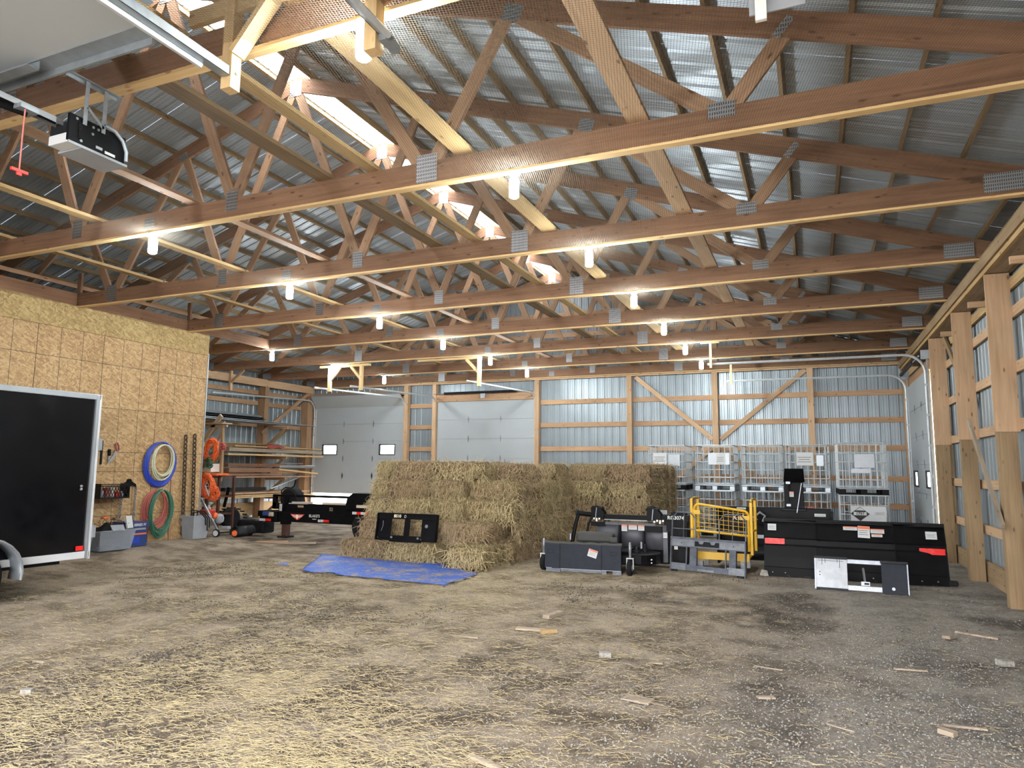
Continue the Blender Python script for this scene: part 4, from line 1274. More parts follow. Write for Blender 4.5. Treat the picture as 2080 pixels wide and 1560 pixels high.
# ------------------------------------------------------------------ machinery on the right
class Fr:
    """tilted frame: u across, v up the leaning face, w out of the face toward the front of the barn"""
    def __init__(s, O, lean=0.0, yaw=0.0):
        s.O = Vector(O)
        s.U = Vector((math.cos(yaw), math.sin(yaw), 0))
        back = Vector((-math.sin(yaw), math.cos(yaw), 0))
        s.V = (back * math.sin(lean) + Vector((0, 0, 1)) * math.cos(lean)).normalized()
        s.W = s.U.cross(s.V)
        s.R = Matrix((s.U, s.V, s.W)).transposed()
    def p(s, u, v, w=0.0): return s.O + s.U * u + s.V * v + s.W * w
    def bx(s, mb, u0, u1, v0, v1, w0=0.0, w1=.01):
        mb.box(s.p((u0 + u1) / 2, (v0 + v1) / 2, (w0 + w1) / 2), (abs(u1 - u0), abs(v1 - v0), abs(w1 - w0)), s.R); return mb
    def part(s, name, m, parent, *b, bevel=0.0):
        mb = MB()
        for q in b: s.bx(mb, *q)
        return mb.build(name, m, parent, bevel=bevel)
    def mat(s, u, v, w, roll=0.0):
        R = s.R.to_4x4(); R.translation = s.p(u, v, w)
        return R @ Matrix.Rotation(roll, 4, 'Z')
    def label(s, parent, u, v, wd, h, w=.003, roll=0.0, band=True, m=None, dark=True):
        """a white sticker with an orange heading band and lines of print"""
        M = s.mat(u, v, w, roll)
        W = wmat(parent).inverted()
        mb = MB().box((0, 0, 0), (wd, h, .002)); st = mb.build('sticker', m or M_STICK, parent, M=W @ M)
        if band: MB().box((0, h * .36, .0015), (wd * .96, h * .22, .001)).build('heading_band', M_ORLAB, st, M=Matrix.Identity(4))
        if dark:
            mb = MB()
            for i in range(3): mb.box((-.03 * wd, h * (.12 - .17 * i), .0014), (wd * (.8 - .15 * (i % 2)), h * .035, .0006))
            mb.build('print', M_BTEXT, st, M=Matrix.Identity(4))
        return st

# --- adapter plate standing on the bottom bales
f = Fr((-7.26, 10.86, .385), .16)
t = thing('mounting_plate', 'black steel mounting plate marked BS10 leaning on the hay', 'plate', f.p(.6, 0))
Wd, Hh = 1.20, .47
f.part('side_plate', M_BLACKP, t, (0, .28, 0, Hh, 0, .014), bevel=.003)
f.part('side_plate', M_BLACKP, t, (Wd - .30, Wd, 0, Hh, 0, .014), bevel=.003)
f.part('top_bar', M_BLACKP, t, (0, Wd, Hh - .09, Hh, .0, .03), (0, Wd, Hh - .012, Hh + .01, -.05, .04), bevel=.003)
f.part('bottom_bar', M_BLACKP, t, (.0, Wd, 0, .09, .0, .03), (.28, Wd - .3, -.02, .02, -.03, .05), bevel=.003)
f.part('centre_bar', M_BLACKP, t, (.56, .66, .05, Hh - .05, .0, .035), bevel=.003)
f.part('edge_rib', M_BLACKP, t, (-.01, .012, 0, Hh, -.03, .06)); f.part('edge_rib', M_BLACKP, t, (Wd - .012, Wd + .01, 0, Hh, -.03, .06))
for u in (.32, Wd - .34): MB().cyl(f.p(u, .055, .03), f.p(u, .055, .042), .02, 12).build('bolt', M_LIGHTM, t)
MB().tube([f.p(.1, .34, .016), f.p(.11, .26, .02), f.p(.08, .16, .018)], .004, 5).build('wear_wire', M_LIGHTM, t)
MB().lathe([(.03, 0), (.03, .006)], f.p(1.0, .27, .014), f.W, 14).build('worn_spot', M_LIGHTM, t)
text('lettering', 'BS10', .075, M_YTEXT, t, f.mat(.40, Hh - .045, .033), .001, bold=True)
MB().tube([f.p(.56 + .018 * math.cos(a), Hh - .045 + .024 * math.sin(a), .034) for a in [i * math.pi / 6 for i in range(12)]], .004, 5, True).build('ring_mark', M_TEXT, t)

# --- finish mower with charcoal cover, cushion and casters
f = Fr((-4.13, 11.13, .0), .04, .085)
t = thing('finish_mower', 'charcoal fronted finish mower with caster wheels beside the hay', 'mower', (-3.4, 11.7, 0))
g = .06
cv = f.part('front_cover', M_CHAR, t, (0, .253, g, .455, 0, .05), (.257, .943, g, .455, .0, .05), (.947, 1.26, g, .455, 0, .05), bevel=.006)
f.part('cover_core', M_BLACKP, t, (.005, 1.255, g + .005, .45, -.02, .046))
f.part('latch_recess', M_BLACKP, cv, (.05, .15, .30, .36, .049, .052)); f.part('latch_recess', M_BLACKP, cv, (1.09, 1.19, .30, .36, .049, .052))
f.part('latch', M_CHAR, cv, (.055, .145, .305, .355, .05, .055)); f.part('latch', M_CHAR, cv, (1.095, 1.185, .305, .355, .05, .055))
f.label(t, .80, .32, .15, .12, .055, -.28)
f.part('bottom_lip', M_FORK, t, (.02, .26, .0, .065, -.02, .03), (.27, .94, .015, .055, -.02, .035), (.94, 1.02, .0, .06, -.02, .03), (1.12, 1.26, .0, .06, -.02, .03))
f.part('lip_edge', M_LIGHTM, t, (.02, .12, .062, .07, .0, .056), (.27, .94, .055, .063, .0, .056), (.95, 1.26, .06, .067, .0, .056))
mb = MB(); mb.tube([f.p(-.01 + 1.28 * i / 20, .46 + .006 * math.sin(i * 1.7), .01) for i in range(21)], .032, 8); mb.build('worn_top_edge', M_CUSH, t, smooth=True)
# cushion
mb = MB(); f.bx(mb, .42, 1.06, .46, .64, -.62, -.38); mb.build('cushion', M_CUSH, t, bevel=.045)
# deck
def deck_poly():
    pts = []
    for i in range(13):
        a = -math.pi / 2 + math.pi * i / 12
        pts.append((1.45 + .36 * math.cos(a), -.6 + .42 * math.sin(a)))
    return pts + [(.2, -.18), (.05, -.45), (.2, -1.0)]
O = f.p(0, 0, 0)
mb = MB(); mb.prism([(a, -b) for a, b in deck_poly()], O + Vector((0, 0, .14)), f.U, Vector((-f.U.y, f.U.x, 0)), (0, 0, .17)); mb.build('deck_shell', M_BLACKP, t, bevel=.02)
mb = MB(); mb.prism([(a, -b) for a, b in [(1.0, -.2), (1.35, -.25), (1.35, -.9), (1.0, -.95)]], O + Vector((0, 0, .31)), f.U, Vector((-f.U.y, f.U.x, 0)), (0, 0, .05)); mb.build('belt_cover', M_BLACKP, t, bevel=.01)
for u, w_, r, h in ((1.42, -.55, .07, .12), (1.1, -.5, .06, .10), (1.55, -.62, .04, .16)):
    q = f.p(u, .31, w_); MB().lathe([(r, 0), (r, h * .4), (r * .6, h * .45), (r * .6, h), (.01, h)], q, n=14).build('spindle', M_DARKM, t, smooth=True)
mb = MB(); mb.tube([f.p(1.22, .40, -.45), f.p(1.34, .43, -.5), f.p(1.46, .45, -.52), f.p(1.52, .49, -.5)], .012, 6); mb.build('idler_arm', M_DARKM, t)
MB().lathe([(.055, 0), (.06, .02), (.06, .1), (.05, .12), (.0, .12)], f.p(1.14, .52, -.30), (-.8, -.2, -.1), 16).build('gear_drum', M_CUSH, t, smooth=True)
MB().lathe([(.022, 0), (.022, .1), (.012, .11)], f.p(1.52, .40, -.40), n=10).build('height_pin', M_LIGHTM, t)
MB().lathe([(.02, 0), (.02, .1), (.012, .11)], f.p(.25, .48, -.70), n=10).build('height_pin', M_LIGHTM, t)
for i in range(2): MB().lathe([(.012, 0), (.012, .01)], f.p(1.70, .19 + i * .05, -.28), f.W, 8).build('bolt', M_LIGHTM, t)
def caster(u, w_, big=1.0):
    c = f.p(u, 0, w_); c.z = 0
    s = Vector((1, 0, 0)); r = .125
    wl = MB(); wl.lathe([(.05, -.035), (r - .02, -.038), (r, -.022), (r, .022), (r - .02, .038), (.05, .035)], c + Vector((0, 0, r)), s, 22)
    k = wl.build('caster_wheel', M_RUB, t, smooth=True)
    MB().lathe([(.05, -.04), (.05, .04)], c + Vector((0, 0, r)), s, 12).build('hub', M_GREYP, k)
    mb = MB()
    for sx in (-1, 1): mb.bar(c + Vector((sx * .055, 0, r - .02)), c + Vector((sx * .05, 0, 2 * r + .015)), .012, .045, (0, 1, 0))
    mb.box(c + Vector((0, 0, 2 * r + .02)), (.115, .05, .014)); mb.build('caster_fork', M_WHITE, t)
    MB().lathe([(.02, 0), (.02, .07), (.026, .08), (.026, .2), (.018, .21), (.018, .24), (.0, .24)], c + Vector((0, 0, 2 * r + .03)), n=12).build('caster_stem', M_LIGHTM, t, smooth=True)
    MB().bar(c + Vector((0, .02, 2 * r + .10)), c + Vector((-.25 if u > .5 else .2, .3, 2 * r + .06)), .05, .04).build('caster_arm', M_BLACKP, t)
caster(1.40, .02); caster(-.06, -.12)

# --- black attachment with grey drums, marked RG3074
t = thing('grapple_attachment', 'black attachment with grey drums and RG3074 lettering behind the mower', 'attachment', (-3.0, 12.6, 0))
Y0 = 12.45
mb = MB(); mb.b(-3.62, -2.02, Y0, Y0 + .09, .79, .87); mb.build('cross_beam', M_BLACKP, t, bevel=.006)
MB().b(-3.5, -2.3, Y0 - .012, Y0 - .004, .775, .79).build('beam_edge', M_LIGHTM, t)
for x in (-3.62, -2.60):
    mb = MB(); mb.prism([(-.11, 0), (.13, 0), (.13, .12), (.05, .22), (-.08, .24), (-.11, .2)], (x, Y0 - .05, .78), (1, 0, 0), (0, 0, 1), (0, .03, 0)); mb.build('bracket_plate', M_BLACKP, t, bevel=.004)
    mb = MB(); mb.prism([(-.11, 0), (.13, 0), (.13, .12), (.05, .22), (-.08, .24), (-.11, .2)], (x + .0, Y0 + .12, .78), (1, 0, 0), (0, 0, 1), (0, .03, 0)); mb.build('bracket_plate', M_BLACKP, t, bevel=.004)
    MB().b(x - .10, x + .08, Y0 - .03, Y0 + .13, .97, 1.0).build('bracket_cap', M_DARKM, t)
    MB().bar((x + .0, Y0 - .06, .99), (x - .02, Y0 - .06, .80), .012, .012).build('link_rod', M_LIGHTM, t)
for x in (-3.66, -2.52):
    mb = MB()
    for i in range(4): mb.box((x - .06 + i * .05, Y0 - .05, .775 + .02 * (i % 2)), (.03, .03, .03 + .03 * (i == 2)))
    mb.build('grease_fitting', M_CREAM, t)
# left arm
MB().cyl((-3.95, Y0 - .05, .88), (-3.70, Y0 - .05, .86), .045, 14).build('arm_tube', M_BLACKP, t, smooth=True)
MB().lathe([(.062, 0), (.062, .03)], (-4.0, Y0 - .05, .885), (1, 0, 0), 14).build('arm_flange', M_DARKM, t)
MB().tube([(-3.96, Y0 - .05, .88), (-4.0, Y0 - .1, .7), (-4.03, Y0 - .2, .4), (-4.02, Y0 - .25, .1)], .035, 8).build('side_arm', M_BLACKP, t, smooth=True)
MB().tube([(-3.68, Y0 - .07, .86), (-3.76, Y0 - .1, .7), (-3.8, Y0 - .12, .45), (-3.79, Y0 - .1, .2)], .022, 8).build('hose', M_RUB, t, smooth=True)
# the drums
for x0, x1 in ((-3.66, -3.22), (-3.20, -2.78), (-2.76, -2.36)):
    pr = []
    for i in range(11):
        a = math.pi * (.12 + .76 * i / 10); pr.append(((x0 + x1) / 2 - (x1 - x0) / 2 * math.cos(a) * 1.05, Y0 + .05 - .12 * math.sin(a), .30))
    MB().strip(pr, (0, 0, .42)).build('drum_cover', M_SPIN, t, smooth=True, solid=.012)
MB().b(-3.45, -2.55, Y0 - .10, Y0 - .06, .70, .745).build('front_rail', M_SPIN, t, bevel=.004)
MB().b(-3.72, -3.45, Y0 - .1, Y0 - .03, .67, .74).build('front_rail', M_BLACKP, t, bevel=.004)
MB().b(-2.74, -2.44, Y0 - .12, Y0 - .03, .60, .70).build('front_rail', M_BLACKP, t, bevel=.004)
MB().b(-3.2, -3.17, Y0 - .1, Y0 - .04, .3, .7).build('divider', M_BLACKP, t); MB().b(-2.78, -2.75, Y0 - .1, Y0 - .04, .3, .7).build('divider', M_BLACKP, t)
f2 = Fr((0, Y0 - .102, 0))
f2.label(t, -3.10, .655, .10, .11, .01); f2.label(t, -2.95, .67, .15, .08, .01); f2.label(t, -2.80, .665, .11, .09, .01)
MB().b(-3.75, -2.3, Y0 + .0, Y0 + .3, .06, .30).build('lower_frame', M_BLACKP, t, bevel=.01)
# right end box with the lettering
MB().b(-2.42, -2.02, Y0 - .02, Y0 + .22, .08, .80).build('end_box', M_BLACKP, t, bevel=.01)
MB().b(-2.42, -2.34, Y0 - .13, Y0 - .02, .1, .62).build('end_post', M_SPIN, t, bevel=.004)
f2.label(t, -2.38, .56, .07, .09, .033, 0, False)
MB().b(-2.25, -2.19, Y0 - .032, Y0 - .024, .32, .52).build('cream_decal', M_CREAM, t)
text('lettering', 'RG3074', .085, M_TEXT, t, f2.mat(-2.22, .85, -.086), .001, bold=True)
MB().b(-2.44, -2.0, Y0 - .012, Y0 + .10, .795, .90).build('name_beam', M_BLACKP, t)
MB().b(-2.66, -2.42, Y0 + .28, Y0 + .3, .86, .96).build('rear_plate', M_GREYP, t)
mb = MB(); mb.tube([(-2.76, Y0 + .1, .95), (-2.72, Y0 + .1, 1.02), (-2.62, Y0 + .1, 1.03), (-2.56, Y0 + .1, .98)], .01, 6); mb.build('hose', M_RUB, t)
for i in range(6):
    MB().lathe([(.03, 0), (.035, .02), (.03, .05), (.0, .05)], (-2.30 + i * .045, Y0 + .15, .895), n=10).build('hydraulic_fitting', M_DARKM, t)

# --- pallet fork carriage with brick guard
f = Fr((-2.27, 12.15, 0), .10, -.30)
Wf = 1.30
t = thing('pallet_fork_frame', 'worn grey pallet fork carriage with a bent rod guard', 'fork frame', f.p(Wf / 2, 0))
f.part('top_plate', M_LIGHTM, t, (.01, Wf - .01, .42, .53, 0, .02)); f.part('top_rail', M_FORK, t, (0, Wf, .53, .565, -.03, .035), (0, Wf, .405, .42, -.02, .03))
mb = MB(); mb.prism([(.44, .40), (.86, .40), (.86, .48), (.80, .48), (.78, .44), (.72, .44), (.70, .48), (.60, .48), (.58, .44), (.52, .44), (.50, .48), (.44, .48)], f.p(0, 0.03, .021), f.U, f.V, f.W * .012); mb.build('notch_plate', M_DARKM, t)
f.part('lower_plate', M_LIGHTM, t, (.01, .30, .03, .14, 0, .02)); f.part('lower_plate', M_LIGHTM, t, (Wf - .31, Wf - .01, .03, .14, 0, .02))
f.part('lower_bar', M_FORK, t, (.28, Wf - .28, .03, .12, -.01, .03)); f.part('scuffed_strip', M_LIGHTM, t, (.50, .78, .035, .07, .03, .034))
for u in (0, Wf - .02): f.part('side_upright', M_FORK, t, (u, u + .02, 0, .56, -.02, .03))
for u in (.28, Wf - .34): f.part('inner_upright', M_FORK, t, (u, u + .02, .10, .43, 0, .02))
f.part('fork_shank', M_FORK, t, (.34, .46, .08, .42, -.05, .0)); f.part('fork_shank', M_FORK, t, (Wf - .28, Wf - .17, .08, .42, -.05, .0))
f.part('foot', M_DARKM, t, (.02, .12, -.005, .03, -.02, .02)); f.part('foot', M_DARKM, t, (Wf - .14, Wf - .04, -.005, .03, -.02, .02))
for a, b in ((0.01, .43), (.85, Wf - .01)):
    q = [f.p(a, .55, 0), f.p(a, .88, 0), f.p(a + .09, .97, 0), f.p(b - .09, .97, 0), f.p(b, .88, 0), f.p(b, .55, 0)]
    MB().tube(q, .012, 6).build('guard_hoop', M_FORK, t)
    MB().tube([f.p(a, .70, 0), f.p(b, .70, 0)], .009, 6).build('guard_rung', M_FORK, t)
    MB().tube([f.p((a + b) / 2, .56, 0), f.p((a + b) / 2, .965, 0)], .007, 6).build('guard_rod', M_FORK, t)
for u in (.2, 1.1): MB().lathe([(.008, 0), (.008, .006)], f.p(u, .47, .02), f.W, 8).build('bolt', M_BLACKP, t)

# --- yellow work platform cage
t = thing('work_platform', 'yellow steel work platform with wire mesh sides behind the fork frame', 'work platform', (-1.45, 12.9, 0))
x0, x1, y0, y1, z0, z1 = -1.90, -1.02, 12.42, 13.15, .30, 1.10
f = Fr((x0, y0, 0), 0, -.03)
Wp = x1 - x0
def gate(dy, dz=0.0, tabs=True):
    """a rounded mesh panel: rail hoop plus single wires"""
    O = Vector((0, dy, 0)); r = .08
    q = [f.p(0, z0 + .12) + O, f.p(0, z1 - r) + O]
    q += [f.p(r - r * math.cos(a), z1 - r + r * math.sin(a)) + O for a in (.4, .8, 1.2, 1.57)]
    q += [f.p(Wp - r + r * math.sin(a), z1 - .09 - r + r * math.cos(a)) + O for a in (0, .4, .8, 1.2, 1.57)]
    q += [f.p(Wp, z0 + .05) + O]
    MB().tube(q, .021, 8).build('rail_hoop', M_YEL, t, smooth=True)
    MB().tube([f.p(0, .66) + O, f.p(Wp, .60) + O], .019, 8).build('lower_rail', M_YEL, t, smooth=True)
    n = 11
    for i in range(1, n):
        u = Wp * i / n; zt = z1 - .005 - .085 * (i / n); MB().tube([f.p(u, .66 - .06 * i / n, .0) + O, f.p(u, zt, .0) + O], .0042, 5).build('mesh_wire', M_YEL if dy == 0 else M_LIGHTM, t)
    for i in range(1, 6):
        a = .66 + (z1 - .66) * i / 6; MB().tube([f.p(0, a, .004) + O, f.p(Wp, a - .07, .004) + O], .0042, 5).build('mesh_wire', M_YEL if dy == 0 else M_LIGHTM, t)
gate(0)
for u in (-.045, Wp + .045):
    MB().box(f.p(u, (z0 + z1) / 2 + .02, -.01), (.05, .06, z1 - z0 + .12 - (.06 if u > 0 else 0))).build('corner_post', M_YEL, t, bevel=.012)
    MB().box(f.p(u, (z0 + z1) / 2 + .05, -.62), (.05, .06, z1 - z0 + .1)).build('corner_post', M_YEL, t, bevel=.012)
    MB().tube([f.p(u, z1 + .08, -.01), f.p(u, z1 + .1, -.3), f.p(u, z1 + .08, -.62)], .02, 8).build('side_rail', M_YEL, t, smooth=True)
    MB().tube([f.p(u, .66, -.01), f.p(u, .66, -.62)], .016, 8).build('side_rail', M_YEL, t, smooth=True)
f.part('gate_tab', M_YEL, t, (-.02, .10, .93, 1.0, .01, .022)); f.part('gate_tab', M_YEL, t, (Wp - .13, Wp + .02, .86, .93, .01, .022))
f.part('floor_skirt', M_YEL, t, (.02, Wp, .19, .31, .0, .02)); MB().b(x0, x1, y0 + .02, y1, .20, .23).build('floor_plate', M_YEL, t)
for u in (.08, Wp - .1):
    MB().box(f.p(u, .1, -.04), (.09, .08, .18)).build('fork_pocket', M_LIGHTM, t); MB().tube([f.p(u - .04, .17, .03), f.p(u + .08, .17, .03), f.p(u + .08, .13, .03)], .008, 6).build('locking_chain', M_YEL, t)
    MB().box(f.p(u, .1, -.6), (.09, .08, .18)).build('fork_pocket', M_LIGHTM, t)

# --- snow blower behind
t = thing('snow_blower', 'black snow blower with upright chute and white lettering behind the plow', 'snow blower', (-.4, 13.7, 0))
MB().b(-1.62, .26, 13.45, 13.52, .30, 1.03).build('housing_back', M_BLACKP, t, bevel=.01)
MB().b(-1.62, .26, 13.20, 13.45, .28, .36).build('housing_floor', M_BLACKP, t)
MB().b(-1.62, -1.58, 13.1, 13.5, .05, 1.03).build('side_plate', M_BLACKP, t, bevel=.006); MB().b(.24, .28, 13.1, 13.5, .05, 1.0).build('side_plate', M_BLACKP, t, bevel=.006)
MB().b(-1.6, .25, 13.30, 13.36, .72, .80).build('cross_bar', M_DARKM, t); MB().b(-1.0, -.62, 13.22, 13.3, .50, .56).build('wear_bar', M_LIGHTM, t)
MB().cyl((-1.6, 13.3, .25), (.25, 13.3, .25), .14, 14).build('auger', M_DARKM, t, smooth=True)
f2 = Fr((0, 13.445, 0))
text('lettering', 'Kubota', .15, M_TEXT, t, f2.mat(-1.16, .83, .008), .001, bold=True)
f2.label(t, -1.36, .545, .10, .06, .02, 0, False); f2.label(t, -1.22, 1.0, .16, .03, .008, 0, False)
f2.label(t, .08, .92, .18, .05, .008, 0, False)
mb = MB(); mb.b(-.55, -.13, 13.42, 13.75, .98, 1.02); mb.build('chute_ring', M_DARKM, t, bevel=.01)
q = [(-.48, 13.55), (-.14, 13.55)]
mb = MB()
def frus(a0, a1, b0, b1, z0, c0, c1, d0, d1, z1, mb):
    v = [(a0, b0, z0), (a1, b0, z0), (a1, b1, z0), (a0, b1, z0), (c0, d0, z1), (c1, d0, z1), (c1, d1, z1), (c0, d1, z1)]
    mb.add(v, [(3, 2, 1, 0), (4, 5, 6, 7), (0, 1, 5, 4), (1, 2, 6, 5), (2, 3, 7, 6), (3, 0, 4, 7)])
frus(-.50, -.16, 13.45, 13.75, .90, -.49, -.18, 13.55, 13.72, 1.50, mb); mb.build('chute', M_BLACKP, t, bevel=.008)
mb = MB(); frus(-.50, -.15, 13.48, 13.75, 1.48, -.47, -.16, 13.36, 13.7, 1.72, mb); mb.build('chute_deflector', M_BLACKP, t, bevel=.01)
MB().cyl((-.42, 13.44, 1.15), (-.42, 13.44, 1.45), .018, 10).build('deflector_cylinder', M_DARKM, t); MB().cyl((-.42, 13.44, 1.33), (-.42, 13.44, 1.45), .012, 8).build('cylinder_rod', M_LIGHTM, t)
MB().bar((-.20, 13.44, 1.47), (-.29, 13.42, .95), .012, .012).build('control_rod', M_LIGHTM, t)
for z in (1.47, 1.08): MB().box((-.42, 13.43, z), (.07, .05, .04)).build('pivot', M_LIGHTM, t)
Fr((0, 13.455, 0)).label(t, -.37, 1.27, .075, .09, .02, 0, True)
mb = MB()
for i in range(14): mb.tube([(-.98 + .03 * math.sin(i * 2.1), 13.15, .74 + .02 * i), (-.9 + .05 * math.sin(i * 1.3), 13.12, .72 + .018 * i), (-.82 + .03 * math.cos(i * 1.9), 13.15, .70 + .02 * i)], .008, 5)
mb.build('hose_bundle', M_RUB, t)
MB().tube([(-.95, 13.08, .9), (-.88, 13.05, .96), (-.8, 13.06, .9), (-.84, 13.05, .8)], .02, 7).build('rag', M_GREYP, t)

# --- black winged plow
t = thing('box_plow', 'wide black winged plow with red reflectors near the right wall', 'plow', (.5, 12.5, 0))
PROF = [(0.0, .0), (0.0, .14), (.02, .145), (.06, .30), (.11, .47), (.13, .50), (.13, .58), (.155, .60), (.24, .80), (.27, .86), (.24, .885)]
def blade(xa, xb, ya, yb, name, zs=1.0):
    def face(x, yb_): return [(x, yb_ + a, b * zs) for a, b in PROF]
    A, B = face(xa, ya), face(xb, yb); n = len(A)
    mb = MB(); vs = A + B; fs = [(i, i + 1, n + i + 1, n + i) for i in range(n - 1)]
    mb.add(vs, fs); return mb.build(name, M_BLACKP, t, solid=.012)
L0, L1, R0, R1 = -.78, .005, 1.10, 1.79
blade(L0, L1 - .006, 12.28, 12.24, 'left_wing'); blade(L1 + .004, R0, 12.26, 12.26, 'centre_blade', .985); blade(R0 + .006, R1, 12.22, 12.32, 'right_wing', .985)
for x, y in ((L1, 12.25), (R0, 12.24), (L0, 12.28), (R1, 12.32)):
    mb = MB(); mb.prism([(a + .0, b) for a, b in PROF] + [(.34, .84), (.2, .3), (.06, .02)], (x - .008, y - .008, 0), (0, 1, 0), (0, 0, 1), (.016, 0, 0)); mb.build('end_rib', M_BLACKP, t)
MB().b(L0, R1, 12.50, 12.56, .84, .9).build('top_rail', M_BLACKP, t, bevel=.006); MB().b(L0, L1, 12.49, 12.5, .885, .895).build('top_glint_edge', M_DARKM, t)
for x, y in [(-.66 + i * .19, 12.272) for i in range(4)] + [(.78, 12.25), (1.0, 12.25)] + [(1.22 + i * .21, 12.24 + .03 * i) for i in range(3)]:
    MB().lathe([(.011, 0), (.011, .012), (.004, .016)], (x, y - .003, .065), (0, -1, 0), 8).build('bolt', M_LIGHTM, t)
for x0_, x1_, y, z in ((L0 + .01, L0 + .31, 12.38, .545), (1.43, 1.77, 12.40, .49)):
    MB().b(x0_, x1_, y - .01, y, z - .045, z + .045).build('red_reflector', M_RED, t)
fs_ = Fr((0, 12.44, .68), .40)
fs_.label(t, -.66, .08, .13, .11, .02, 0, False); fs_.label(t, 1.60, .03, .15, .12, .05, .0, False)
fs_.label(t, .50, .10, .20, .06, .035); fs_.label(t, .69, .05, .17, .19, .035, -.04); fs_.label(t, .88, .07, .19, .07, .035); fs_.label(t, .87, .0, .15, .045, .035)
MB().box((R1 + .05, 12.33, .05), (.12, .09, .08)).build('skid_shoe', M_RUB, t, bevel=.02)


# --- quick attach plate lying against it
f = Fr((-.04, 11.26, 0), .22, -.05)
t = thing('quick_attach_plate', 'quick attach plate, left half white and right half black, leaning on the plow', 'plate', f.p(.6, 0))
M_WORNW = plain('worn_white_paint', (.42, .44, .465), .45, .1, .25, 5)
f.part('left_plate', M_WORNW, t, (.02, .43, .02, .43, 0, .014), bevel=.003)
f.part('right_plate', M_CHAR, t, (.86, 1.18, .0, .41, 0, .014), bevel=.003); f.part('right_edge', M_LIGHTM, t, (1.175, 1.19, -.01, .42, -.02, .02))
f.part('left_edge', M_LIGHTM, t, (0, .02, 0, .46, -.02, .02)); f.part('top_lip', M_DARKM, t, (0, .43, .43, .46, -.03, .05)); f.part('top_lip', M_DARKM, t, (.85, 1.19, .41, .44, -.03, .05))
f.part('upper_bar', M_LIGHTM, t, (.42, .88, .385, .44, -.04, -.01)); f.part('lower_bar', M_LIGHTM, t, (.42, .88, .015, .08, -.03, .0))
f.part('lower_lip', M_DARKM, t, (.02, .43, -.005, .025, -.02, .04)); f.part('lower_lip', M_DARKM, t, (.86, 1.18, -.015, .01, -.02, .04))
MB().bar(f.p(.63, .33, 0), f.p(.65, .12, 0), .02, .03).build('latch_arm', M_LIGHTM, t); f.part('latch_shoe', M_LIGHTM, t, (.60, .71, .085, .14, -.01, .03)); f.part('latch_slot', M_BLACKP, t, (.64, .70, .10, .125, .03, .032))
for v in (.20, .24): MB().lathe([(.008, 0), (.008, .003)], f.p(.07, v, .014), f.W, 8).build('hole', M_BLACKP, t)
MB().lathe([(.022, 0), (.022, .003)], f.p(1.0, .07, .014), f.W, 12).build('hole', M_LIGHTM, t)
mb = MB()
for u, h in ((.10, .07), (.14, .04), (.33, .10), (.30, .03)): f.bx(mb, u, u + .006, .41 - h, .43, .0145, .0155)
f.bx(mb, .05, .38, .40, .405, .0145, .0155); mb.build('paint_runs', M_DARKM, t)

# --- cut concrete block and small stones by the plow
o = MB(); o.add([(-.86, 12.2, 0), (-.72, 12.2, 0), (-.72, 12.3, 0), (-.86, 12.3, 0), (-.83, 12.22, .1), (-.74, 12.22, .08), (-.74, 12.28, .08), (-.83, 12.28, .1)], [(3, 2, 1, 0), (4, 5, 6, 7), (0, 1, 5, 4), (1, 2, 6, 5), (2, 3, 7, 6), (3, 0, 4, 7)])
tag(own(o.build('stone', M_STONE)), 'grey stone wedged at the left end of the plow', 'stone')

